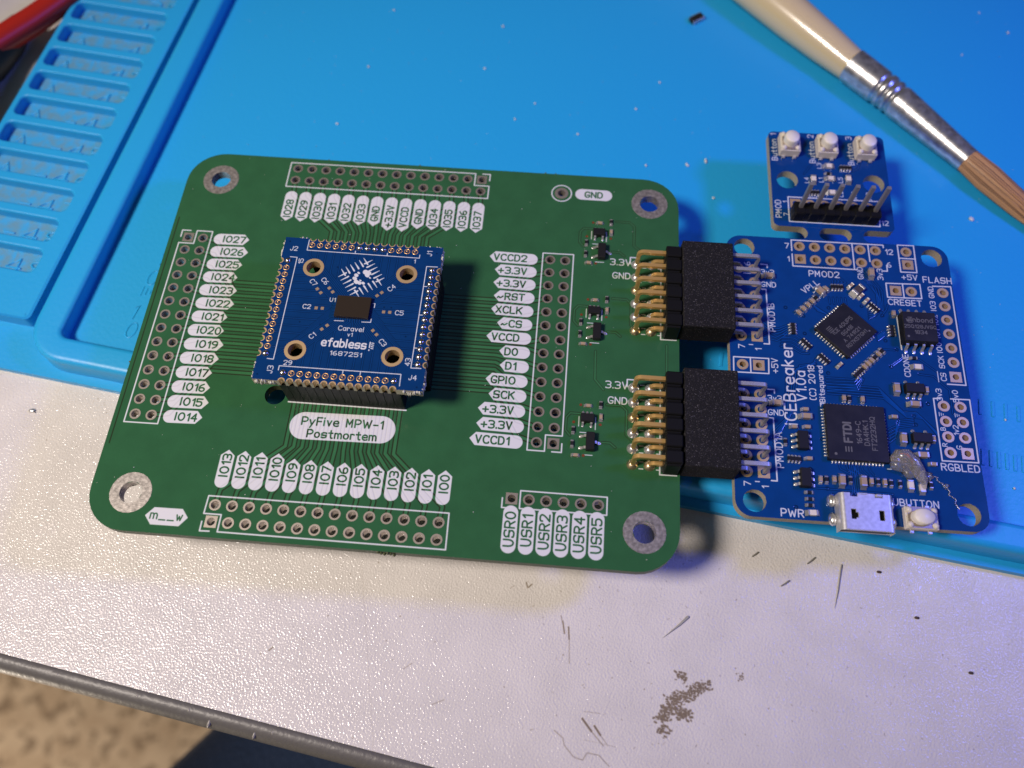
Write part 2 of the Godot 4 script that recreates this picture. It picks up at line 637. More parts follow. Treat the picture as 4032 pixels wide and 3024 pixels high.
# A flat sheet with real holes: holes are [x, z, radius, half of its square cell]; open are rectangles left out. Faces go to top and under, edges to side.
func sheet(top: Shape, under: Shape, side: Shape, r: Rect2, cr: float, holes: Array, y0: float, y1: float, open: Array = []) -> void:
	var xs := [r.position.x, r.end.x]
	var zs := [r.position.y, r.end.y]
	var voids := open.duplicate()
	var plain := []        # holes in the body of the sheet
	var nested := {}       # corner number -> hole that shares the corner's cell
	for h in holes:
		var own := -1
		for k in 4:
			var sx := 1.0 if k in [0, 3] else -1.0
			var sz := 1.0 if k < 2 else -1.0
			var q := Vector2(r.position.x if sx > 0 else r.end.x, r.position.y if sz > 0 else r.end.y)
			if cr > 0.0 and (h[0] - q.x) * sx - h[3] < cr and (h[1] - q.y) * sz - h[3] < cr:
				own = k
				var e := Vector2(h[0] + sx * h[3], h[1] + sz * h[3])
				e = Vector2(q.x + sx * maxf(cr, absf(e.x - q.x)), q.y + sz * maxf(cr, absf(e.y - q.y)))
				nested[k] = [h, Rect2(q, e - q).abs()]
		if own < 0:
			plain.append(h)
	if cr > 0.0:
		var at := [r.position, Vector2(r.end.x - cr, r.position.y), r.end - Vector2(cr, cr), Vector2(r.position.x, r.end.y - cr)]
		for k in 4:
			voids.append(nested[k][1] if nested.has(k) else Rect2(at[k], Vector2(cr, cr)))
	for h in plain:
		voids.append(Rect2(h[0] - h[3], h[1] - h[3], h[3] * 2.0, h[3] * 2.0))
	for v in voids:
		xs.append_array([v.position.x, v.end.x])
		zs.append_array([v.position.y, v.end.y])
	xs.sort()
	zs.sort()
	var ux := []
	for x in xs:
		if ux.is_empty() or x - ux[-1] > 1e-4:
			ux.append(x)
	var uz := []
	for z in zs:
		if uz.is_empty() or z - uz[-1] > 1e-4:
			uz.append(z)
	var nx := ux.size() - 1
	var full := PackedByteArray()
	full.resize(nx * (uz.size() - 1))
	for v in voids:
		for j in uz.size() - 1:
			if uz[j] + 5e-4 > v.position.y and uz[j + 1] - 5e-4 < v.end.y:
				for i in nx:
					if ux[i] + 5e-4 > v.position.x and ux[i + 1] - 5e-4 < v.end.x:
						full[j * nx + i] = 1
	for j in uz.size() - 1:
		for i in nx:
			if full[j * nx + i]:
				continue
			for s in [[top, y1, Vector3.UP], [under, y0, Vector3.DOWN]]:
				if s[0]:
					s[0].quad(Vector3(ux[i], s[1], uz[j]), Vector3(ux[i + 1], s[1], uz[j]), Vector3(ux[i + 1], s[1], uz[j + 1]), Vector3(ux[i], s[1], uz[j + 1]), s[2])
	if cr > 0.0:
		var mids := [r.position + Vector2(cr, cr), Vector2(r.end.x - cr, r.position.y + cr), r.end - Vector2(cr, cr), Vector2(r.position.x + cr, r.end.y - cr)]
		for k in 4:
			var q: Vector2 = mids[k]
			var p := arc(q, cr, 180 + 90 * k, 270 + 90 * k, 8)
			if nested.has(k):
				var h: Array = nested[k][0]
				var cell: Rect2 = nested[k][1]
				var c := Vector2(h[0], h[1])
				var rim := PackedVector2Array()
				var a0: Vector2 = [Vector2(cell.position.x, cell.end.y), cell.position, Vector2(cell.end.x, cell.position.y), cell.end][k]
				var a1: Vector2 = [Vector2(cell.end.x, cell.position.y), cell.end, Vector2(cell.position.x, cell.end.y), cell.position][k]
				var a2: Vector2 = [cell.end, Vector2(cell.position.x, cell.end.y), cell.position, Vector2(cell.end.x, cell.position.y)][k]
				var raw := [a0] + Array(p) + [a1, a2, a0]
				for i in raw.size() - 1:
					for t in 4:
						rim.append((raw[i] as Vector2).lerp(raw[i + 1], t / 4.0))
				var inner := PackedVector2Array()
				for v in rim:
					inner.append(c + (v - c).normalized() * h[2])
				if top:
					top.band(inner, rim, y1, y1)
				if under:
					under.band(inner, rim, y0, y0, Vector3.DOWN)
				side.lathe(Vector3(c.x, 0, c.y), [Vector2(h[2], y0), Vector2(h[2], y1)], 40, false, true)
				continue
			for i in 8:
				for s in [[top, y1, Vector3.UP], [under, y0, Vector3.DOWN]]:
					if s[0]:
						s[0].tri(Vector3(q.x, s[1], q.y), Vector3(p[i].x, s[1], p[i].y), Vector3(p[i + 1].x, s[1], p[i + 1].y), s[2], s[2], s[2])
	for h in plain:
		var c := Vector2(h[0], h[1])
		var inner := PackedVector2Array()
		var outer := PackedVector2Array()
		var n := 24 if h[2] < 1.0 else 40
		for k in n:
			var d := Vector2.from_angle(TAU * k / n)
			inner.append(c + d * h[2])
			outer.append(on_rect(c, Vector2.ONE * h[3], d))
		if top:
			top.band(inner, outer, y1, y1)
		if under:
			under.band(inner, outer, y0, y0, Vector3.DOWN)
		side.lathe(Vector3(c.x, 0, c.y), [Vector2(h[2], y0), Vector2(h[2], y1)], n, false, true)
	if cr > 0.0:
		side.wall(rounded(r, cr, 8), y0, y1)


func round_pad(ro: float, ri: float, deep := 1.62) -> Shape:
	var s := Shape.new()
	s.lathe(Vector3.ZERO, [Vector2(ro, 0.0), Vector2(ro - 0.02, 0.035), Vector2(ri, 0.035)], 24)
	s.lathe(Vector3.ZERO, [Vector2(ri, -deep), Vector2(ri, 0.035)], 24, false, true)
	return s


func square_pad(half: float, ri: float, deep := 1.62) -> Shape:
	var s := Shape.new()
	var inner := PackedVector2Array()
	var outer := PackedVector2Array()
	for k in 24:
		var d := Vector2.from_angle(TAU * k / 24)
		inner.append(d * ri)
		outer.append(on_rect(Vector2.ZERO, Vector2.ONE * half, d))
	s.band(inner, outer, 0.035, 0.035)
	s.wall(PackedVector2Array([Vector2(-half, -half), Vector2(half, -half), Vector2(half, half), Vector2(-half, half)]), 0.0, 0.035)
	s.lathe(Vector3.ZERO, [Vector2(ri, -deep), Vector2(ri, 0.035)], 24, false, true)
	return s


# a two-ended chip part lying along x
func two_ended(l: float, w: float, h: float, body: Material) -> ArrayMesh:
	var b := Shape.new()
	b.box(Vector3(0, h * 0.5 + 0.04, 0), Vector3(l * 0.62, h, w * 0.96), 0.03)
	var e := Shape.new()
	for s in [-1.0, 1.0]:
		e.box(Vector3(s * l * 0.4, h * 0.5 + 0.05, 0), Vector3(l * 0.2, h + 0.03, w), 0.05)
		# solder fillet at each end
		var p := [Vector3(s * l * 0.5, h * 0.75, 0), Vector3(s * l * 0.56, h * 0.3, 0), Vector3(s * l * 0.72, 0.02, 0)]
		for k in 2:
			var n := Vector3(s * 0.8, 0.6, 0)
			e.quad(p[k] + Vector3(0, 0, w * 0.48), p[k] - Vector3(0, 0, w * 0.48), p[k + 1] - Vector3(0, 0, w * 0.55), p[k + 1] + Vector3(0, 0, w * 0.55), n)
	return made([b, body, e, M.solder])


func four_array(l: float, w: float, h: float) -> ArrayMesh:
	var b := Shape.new()
	b.box(Vector3(0, h * 0.5 + 0.04, 0), Vector3(l, h, w * 0.62), 0.04)
	var e := Shape.new()
	for k in 4:
		var x := (k - 1.5) * l * 0.26
		for s in [-1.0, 1.0]:
			e.box(Vector3(x, h * 0.5 + 0.03, s * w * 0.4), Vector3(l * 0.16, h + 0.02, w * 0.24), 0.05)
			e.lump(Vector3(x, 0.0, s * w * 0.56), Vector3(l * 0.09, h * 0.6, w * 0.16), 0.0, null, 8, 5, 0.0)
	return made([b, M.black_body, e, M.solder])


# the small black body with bent leads: leads is a list of [x, side] with side +1/-1 along z
func leaded(body: Vector3, leads: Array, lead_w: float, parent: Node, called: String, at: Vector3, turn: float, reach := 0.75) -> void:
	var b := Shape.new()
	b.box(Vector3(0, body.y * 0.5 + 0.12, 0), body, minf(0.09, body.y * 0.12))
	var o := inst(called, made([b, M.black_body]), parent, at, turn)
	for l in leads:
		var s := Shape.new()
		var z0: float = body.z * 0.5 - 0.06
		var sg: float = l[1]
		s.bar([Vector3(l[0], body.y * 0.55, sg * z0), Vector3(l[0], body.y * 0.55, sg * (z0 + reach * 0.28)), Vector3(l[0], body.y * 0.38, sg * (z0 + reach * 0.42)), Vector3(l[0], 0.14, sg * (z0 + reach * 0.55)), Vector3(l[0], 0.07, sg * (z0 + reach))], Vector3.RIGHT, lead_w, 0.13)
		s.lump(Vector3(l[0], 0.0, sg * (z0 + reach * 0.85)), Vector3(lead_w * 0.7, 0.16, reach * 0.38), 0.0, null, 8, 4, 0.0)
		inst("lead", made([s, M.solder]), o)


func tactile_button(parent: Node, at: Vector3, turn: float, half: Vector2, cap: Vector2, cap_h: float, base_h := 1.2) -> void:
	var b := Shape.new()
	b.box(Vector3(0, base_h * 0.5 + 0.1, 0), Vector3(half.x * 2, base_h, half.y * 2), 0.12)
	for sx in [-1.0, 1.0]:
		for sz in [-1.0, 1.0]:
			b.lump(Vector3(sx * (half.x - 0.55), base_h + 0.05, sz * (half.y - 0.55)), Vector3(0.52, 0.55, 0.52), 0.0, null, 10, 6, 0.0)
	var o := inst("push_button", made([b, M.white_plastic]), parent, at, turn)
	var pl := Shape.new()
	var outline := rounded(Rect2(-half.x + 0.35, -half.y + 0.12, half.x * 2 - 0.7, half.y * 2 - 0.24), 0.5, 4)
	pl.prism(outline, base_h + 0.05, base_h + 0.22)
	inst("cover_plate", made([pl, M.tan_metal]), o)
	var c := Shape.new()
	c.xf = Transform3D(Basis.from_scale(Vector3(cap.x, 1, cap.y)), Vector3.ZERO)
	c.lathe(Vector3.ZERO, [Vector2(1, base_h + 0.1), Vector2(1, cap_h - 0.3), Vector2(0.95, cap_h - 0.1), Vector2(0.82, cap_h), Vector2(0, cap_h + 0.03)], 32, true)
	inst("button_cap", made([c, M.cream_plastic]), o)
	for sx in [-1.0, 1.0]:
		for sz in [-1.0, 1.0]:
			var t := Shape.new()
			t.box(Vector3(sx * half.x * 0.55, 0.25, sz * (half.y + 0.22)), Vector3(0.6, 0.3, 0.55), 0.08)
			inst("terminal", made([t, M.solder]), o)


func hole_list(a: Array, r: float, half: float) -> Array:
	var out := []
	for p in a:
		out.append([p.x, p.y, r, half])
	return out


func row(n: int, at: Vector2, step: Vector2) -> Array:
	var out := []
	for k in n:
		out.append(at + step * k)
	return out


func V(a: Array) -> Array:   # flat list of numbers to points
	var out := []
	for i in range(0, a.size(), 2):
		out.append(Vector2(a[i], a[i + 1]))
	return out
func materials() -> void:
	M.n3 = noise(5, 0.35, 2)
	var speck := grain(61, 256, 0.09, 4, 0.55, 1.0)
	var fine := grain(62, 256, 0.16, 2)
	M.green_edge = mat(Color(0.060, 0.080, 0.032), 0.5)
	M.stub = mat(Color(0.10, 0.11, 0.05), 0.8)
	M.fr4 = mat(Color(0.62, 0.55, 0.41), 0.75)
	patchy(M.fr4, speck, 4.0)
	M.fr4_pale = mat(Color(0.42, 0.40, 0.31), 0.75)
	M.fibre = mat(Color(0.62, 0.60, 0.54), 0.8)
	M.module_low = mat(Color(0.004, 0.04, 0.19), 0.4)
	M.blue_low = mat(Color(0.004, 0.05, 0.25), 0.4)
	M.tin = mat(Color(0.50, 0.44, 0.38), 0.38, 0.75)
	M.gold_cup = mat(Color(0.80, 0.50, 0.20), 0.34, 0.75)
	M.tin_worn = mat(Color(0.66, 0.61, 0.56), 0.40, 0.7)
	patchy(M.tin_worn, grain(63, 256, 0.03, 5, 0.62, 1.0), 7.0)
	relief(M.tin_worn, grain(64, 256, 0.06, 4), 6.0, 0.006)
	M.tin_tan = mat(Color(0.50, 0.36, 0.24), 0.45, 0.6)
	M.solder = mat(Color(0.80, 0.79, 0.80), 0.30, 0.85)
	M.solder_ball = mat(Color(0.60, 0.58, 0.58), 0.24, 1.0)
	M.solder_gold = mat(Color(0.84, 0.68, 0.42), 0.36, 1.0)
	M.copper = mat(Color(0.30, 0.08, 0.035), 0.4, 0.6)
	M.gold_pad = mat(Color(0.74, 0.53, 0.29), 0.45, 0.65)
	M.gold_ring = mat(Color(0.58, 0.41, 0.22), 0.5, 0.6)
	M.gold_pin = mat(Color(0.82, 0.52, 0.20), 0.34, 0.68)
	M.silver_pin = mat(Color(0.78, 0.77, 0.80), 0.38, 0.5)
	patchy(M.silver_pin, speck, 3.0)
	M.grey_pin = mat(Color(0.36, 0.34, 0.33), 0.42, 0.6)
	M.black_plastic = mat(Color(0.006, 0.006, 0.0065), 0.45, 0.0, 0.35)
	M.black_body = mat(Color(0.010, 0.010, 0.011), 0.5, 0.0, 0.4)
	M.cap_body = mat(Color(0.36, 0.26, 0.17), 0.5)
	M.brown_body = mat(Color(0.06, 0.045, 0.038), 0.55)
	M.led_body = mat(Color(0.74, 0.66, 0.56), 0.35)
	M.white_plastic = mat(Color(0.66, 0.60, 0.52), 0.5)
	M.cream_plastic = mat(Color(0.76, 0.71, 0.64), 0.4)
	M.tan_metal = mat(Color(0.36, 0.30, 0.26), 0.4, 0.6)
	M.shell = mat(Color(0.78, 0.77, 0.79), 0.42, 0.6)
	patchy(M.shell, grain(65, 256, 0.03, 5, 0.86, 1.0), 7.0)
	M.die = mat(Color(0.030, 0.022, 0.016), 0.18)
	# dusty moulded black: pale lint grains in the dark plastic
	M.socket = mat(Color.WHITE, 0.75, 0.0, 0.3)
	M.socket.albedo_texture = lint(256)
	M.socket.uv1_triplanar = true
	M.socket.uv1_scale = Vector3.ONE * (1000.0 / 9.0)
	M.socket.heightmap_enabled = true
	M.socket.heightmap_texture = fine
	M.socket.heightmap_scale = 0.006
	M.glue = mat(Color(0.93, 0.90, 0.90), 0.16)
	M.glue.albedo_color.a = 0.13
	M.glue.refraction_enabled = true
	M.glue.refraction_scale = 0.045


# matter settled on a floor: blue showing through patches of grey grit
func dust_on(under: Color, grit: Color) -> ImageTexture:
	var n := noise(77, 0.02, 4)
	var side := 256
	var im := Image.create(side, side, false, Image.FORMAT_RGB8)
	var r := RandomNumberGenerator.new()
	r.seed = 78
	for y in side:
		for x in side:
			var k := clampf(0.55 + 0.9 * n.get_noise_2d(x, y) + 0.7 * (r.randf() - 0.5), 0.0, 1.0)
			im.set_pixel(x, y, under.lerp(grit, k).linear_to_srgb())
	return ImageTexture.create_from_image(im)


func lint(side: int) -> ImageTexture:
	var im := Image.create(side, side, false, Image.FORMAT_RGB8)
	var r := RandomNumberGenerator.new()
	r.seed = 91
	for y in side:
		for x in side:
			var v := 0.005 + 0.010 * r.randf()
			im.set_pixel(x, y, Color(v, v * 0.95, v * 1.02).linear_to_srgb())
	for k in 1500:
		var p := Vector2(r.randf() * side, r.randf() * side)
		var d := Vector2.from_angle(r.randf() * TAU)
		var v := 0.03 + 0.3 * pow(r.randf(), 3.0)
		for i in r.randi_range(1, 5):
			im.set_pixel(posmod(int(p.x), side), posmod(int(p.y), side), Color(v, v * 0.93, v * 0.95).linear_to_srgb())
			p += d
			d = d.rotated(r.randf_range(-0.5, 0.5))
	return ImageTexture.create_from_image(im)


# ---------------------------------------------------------------- bench and floor
const EDGE := Vector2(10.0, 72.2)      # a point on the bench's front edge, and the edge's direction
const EDGE_DEG := 8.6


func along(p: Vector2) -> Vector2:
	return (p - EDGE).rotated(-deg_to_rad(EDGE_DEG))


func workbench() -> void:
	var o := thing("workbench", "pale grey textured bench top with scuffs and a dark grey rounded front edge", "workbench", Vector3(60, TABLE - 24.0, -150))
	var k := 8.0
	var R := Rect2(-70, -64, 230, 64)
	var pr := Print.new(R, k)
	# brown rub marks, scores and specks lying on the laminate
	var r := RandomNumberGenerator.new()
	r.seed = 404
	var spots := V([88.5, 64.5, 89.6, 64.2, 87.6, 65.2, 86.8, 66.0, 85.6, 66.2, 84.8, 66.4, 84.2, 67.6, 83.5, 68.4, 83.2, 69.2, 86.0, 68.5, 86.6, 68.4, 83.4, 70.7, 86.0, 63.2, 84.9, 67.2])
	for p in spots:
		for i in 34:
			var q: Vector2 = along(p + Vector2(r.randfn(0, 0.5), r.randfn(0, 0.36)))
			pr.seg(q, q + Vector2(r.randf_range(-0.3, 0.3), r.randf_range(-0.12, 0.12)), r.randf_range(0.05, 0.17), 2)
	for i in 14:
		var q: Vector2 = along(Vector2(94.7 + r.randfn(0, 0.4), 62.4 + r.randfn(0, 0.4)))
		pr.seg(q, q, r.randf_range(0.06, 0.14), 2)
	for s in [[67.68, 55.8, 68.2, 57.6, 0.06], [68.0, 56.6, 68.35, 58.4, 0.09], [68.92, 57.4, 69.1, 59.2, 0.1], [69.1, 59.0, 69.31, 62.7, 0.05], [71.6, 70.2, 73.0, 71.8, 0.14], [73.0, 71.8, 74.8, 73.6, 0.06], [73.4, 71.05, 74.3, 72.2, 0.14], [74.3, 72.2, 75.4, 73.5, 0.05], [71.8, 69.2, 74.1, 69.3, 0.04], [72.0, 73.0, 76.5, 73.6, 0.03], [49.5, 70.1, 51.2, 69.3, 0.05], [44.6, 65.5, 45.8, 64.6, 0.05], [62.0, 51.2, 62.3, 52.0, 0.08], [62.4, 51.9, 62.9, 51.4, 0.08], [59.6, 52.3, 60.2, 51.8, 0.04], [-8.0, 56.5, -6.8, 55.6, 0.04], [24.0, 64.5, 24.5, 64.0, 0.09]]:
		pr.seg(along(Vector2(s[0], s[1])), along(Vector2(s[2], s[3])), s[4], 2)
	var crack := []
	for i in 24:
		var t := i / 23.0
		crack.append(along(Vector2(lerp(35.5, 42.1, t) + 0.12 * sin(i * 1.9), lerp(48.5, 77.8, t))))
	pr.line(crack, 0.02, 2)
	for i in 520:
		var q := Vector2(r.randf_range(R.position.x, R.end.x), r.randf_range(R.position.y, R.end.y))
		pr.seg(q, q + Vector2(r.randf_range(-0.12, 0.12), r.randf_range(-0.12, 0.12)), r.randf_range(0.02, 0.07), 2)
	for i in 110:
		var q := Vector2(r.randf_range(50, 110), r.randf_range(-40, -2))
		pr.seg(q, q + Vector2(r.randf_range(-0.4, 0.4), r.randf_range(-0.4, 0.4)), r.randf_range(0.015, 0.05), 2)
	# a clear gouge with dark rims
	for s in [[67.6, 72.1, 68.9, 73.0], [68.9, 73.0, 69.2, 74.0], [69.2, 74.0, 70.6, 75.4], [70.6, 75.4, 71.9, 75.7], [71.9, 75.7, 72.5, 74.7], [72.5, 74.7, 74.2, 74.9], [74.2, 74.9, 75.7, 76.2]]:
		pr.seg(along(Vector2(s[0], s[1])), along(Vector2(s[2], s[3])), 0.055, 2)
	var m := printed(pr, Color(0.66, 0.625, 0.605), Color(0.21, 0.165, 0.12), Color(0.7, 0.7, 0.7), 71, 0.4, 0.03)
	m.texture_repeat = true
	m.roughness_texture = null
	m.roughness = 0.13
	m.heightmap_texture = grain(72, 1024, 0.062, 2)
	m.heightmap_scale = 0.0085
	# the relief needs its own tiling, so it rides on the detail of a second uv: use triplanar relief and a uv-mapped print as one texture
	m.heightmap_enabled = false
	m.normal_enabled = true
	m.normal_texture = leather(1024)
	m.normal_scale = 1.0
	var top := Shape.new()
	top.xf = Transform3D(Basis(Vector3.UP, -deg_to_rad(EDGE_DEG)), Vector3(EDGE.x, TABLE, EDGE.y) - origin)
	top.u0 = R.position
	top.uk = Vector2.ONE / R.size
	top.quad(Vector3(-500, 0, -700), Vector3(800, 0, -700), Vector3(800, 0, 0), Vector3(-500, 0, 0), Vector3.UP)
	var under := Shape.new()
	under.xf = top.xf
	under.box(Vector3(150, -12.5, -350), Vector3(1299, 24, 699))
	var wood := mat(Color(0.35, 0.26, 0.17), 0.7)
	obj("bench_top", [top, m, under, wood], o)
	# grey edge strip, rounded
	var e := Shape.new()
	e.xf = top.xf
	var prof := [[0.0, -0.15], [0.35, 0.05], [1.1, 0.0], [1.9, -0.45], [2.45, -1.2], [2.7, -2.4], [2.7, -21.0], [2.2, -23.0], [0.0, -23.5]]
	for i in prof.size() - 1:
		var d := Vector2(prof[i + 1][0] - prof[i][0], prof[i + 1][1] - prof[i][1]).normalized()
		var n0 := Vector3(0, d.x, -d.y)
		var dn := Vector2(prof[mini(i + 2, prof.size() - 1)][0] - prof[mini(i + 1, prof.size() - 2)][0], prof[mini(i + 2, prof.size() - 1)][1] - prof[mini(i + 1, prof.size() - 2)][1]).normalized()
		var dp := Vector2(prof[i][0] - prof[maxi(i - 1, 0)][0], prof[i][1] - prof[maxi(i - 1, 0)][1]).normalized() if i > 0 else d
		var na := Vector3(0, (d + dp).x, -(d + dp).y).normalized()
		var nb := Vector3(0, (d + dn).x, -(d + dn).y).normalized()
		e.squad(Vector3(-500, prof[i][1], prof[i][0]), Vector3(800, prof[i][1], prof[i][0]), Vector3(800, prof[i + 1][1], prof[i + 1][0]), Vector3(-500, prof[i + 1][1], prof[i + 1][0]), na, na, nb, nb)
	var em := mat(Color(0.115, 0.108, 0.104), 0.42)
	relief(em, grain(73, 512, 0.02, 4), 14.0, 0.05)
	obj("edge_strip", [e, em], o)
	# nicks in the strip
	for q in [[7.6, 1.7], [14.6, 1.7], [17.2, 1.0], [4.2, 0.9], [24.0, 1.4], [-4.0, 0.9], [-17.0, 0.8]]:
		var nk := Shape.new()
		nk.xf = top.xf
		nk.lump(Vector3(q[0], -0.66 if q[1] > 1.2 else -0.36, q[1]), Vector3(0.28, 0.42, 0.85 if q[1] > 1.5 else 0.4), 0.4, M.n3, 10, 6)
		obj("nick", [nk, mat(Color(0.30, 0.28, 0.26), 0.3)], o)


# the pebbled skin of the laminate as a normal map, 230 by 64 mm
func leather(side: int) -> ImageTexture:
	var n := noise(72, 1.0, 2)
	var w := 2048
	var h := 570
	var im := Image.create(w, h, false, Image.FORMAT_L8)
	var data := PackedByteArray()
	data.resize(w * h)
	for y in h:
		for x in w:
			var px := x * 230.0 / w
			var py := y * 64.0 / h
			data[y * w + x] = clampi(int(128 + 120 * n.get_noise_2d(px * 2.4, py * 2.4)), 0, 255)
	im = Image.create_from_data(w, h, false, Image.FORMAT_L8, data)
	im.convert(Image.FORMAT_RGBA8)
	im.bump_map_to_normal_map(1.0)
	return ImageTexture.create_from_image(im)


func floor_below() -> void:
	var c := noise(81, 0.012, 1, FastNoiseLite.TYPE_CELLULAR)
	c.cellular_return_type = FastNoiseLite.RETURN_DISTANCE
	var n := noise(82, 0.02, 3)
	var side := 512
	var im := Image.create(side, side, false, Image.FORMAT_RGB8)
	for y in side:
		for x in side:
			var v := n.get_noise_2d(x, y)
			var s := n.get_noise_2d(x * 1.9 + 900, y * 1.9)
			var col := Color(0.66, 0.52, 0.38).lerp(Color(0.54, 0.41, 0.29), clampf(v * 1.5 + 0.4, 0, 1))
			if s > 0.17:
				col = col.lerp(Color(0.22, 0.155, 0.105), clampf((s - 0.17) * 6.0, 0, 0.8))
			im.set_pixel(x, y, col.linear_to_srgb())
	var m := mat(Color.WHITE, 0.45)
	m.albedo_texture = ImageTexture.create_from_image(im)
	m.uv1_triplanar = true
	m.uv1_world_triplanar = true
	m.uv1_scale = Vector3.ONE * 2.6
	var s := Shape.new()
	s.box(Vector3(0, -10, 0), Vector3(4000, 20, 4000))
	var o := obj("floor", [s, m], self)
	o.position = Vector3(0, -745, 0) * MM
	tag(o, "beige speckled stone floor far below the bench edge", "", "", "structure")


func person() -> void:
	# the knee and leg of whoever sits at the bench
	var s := Shape.new()
	var path := [Vector3(-120, -105, 330), Vector3(-92, -120, 280), Vector3(-41, -150, 195), Vector3(10, -175, 109), Vector3(45, -190, 50), Vector3(64, -205, 14), Vector3(72, -240, -12), Vector3(70, -320, -22), Vector3(66, -430, -12), Vector3(62, -540, 0), Vector3(60, -640, 6)]
	var smooth := []
	for i in path.size() - 1:
		for k in 4:
			smooth.append((path[i] as Vector3).cubic_interpolate(path[i + 1], path[maxi(i - 1, 0)], path[mini(i + 2, path.size() - 1)], k / 4.0))
	smooth.append(path[-1])
	var radii := []
	for i in smooth.size():
		var t := i / float(smooth.size() - 1)
		radii.append(lerp(78.0, 46.0, t) + 3.0 * sin(i * 0.9))
	s.tube(smooth, radii, 24)
	var m := mat(Color(0.012, 0.030, 0.080), 0.85)
	relief(m, grain(85, 256, 0.05, 3), 30.0, 0.6)
	var o := obj("person", [s, m], self)
	o.position = Vector3(10, LIFT, 0) * MM
	tag(o, "knee of a seated person in dark navy trousers below the bench edge", "person")


# ---------------------------------------------------------------- soldering mat
func on_mat() -> Transform3D:
	return Transform3D(Basis(Vector3(0.9916, 0, 0.129), Vector3.UP, Vector3(-0.1132, 0, 0.9936)), Vector3(-20.9, TABLE, 17.0) - origin)


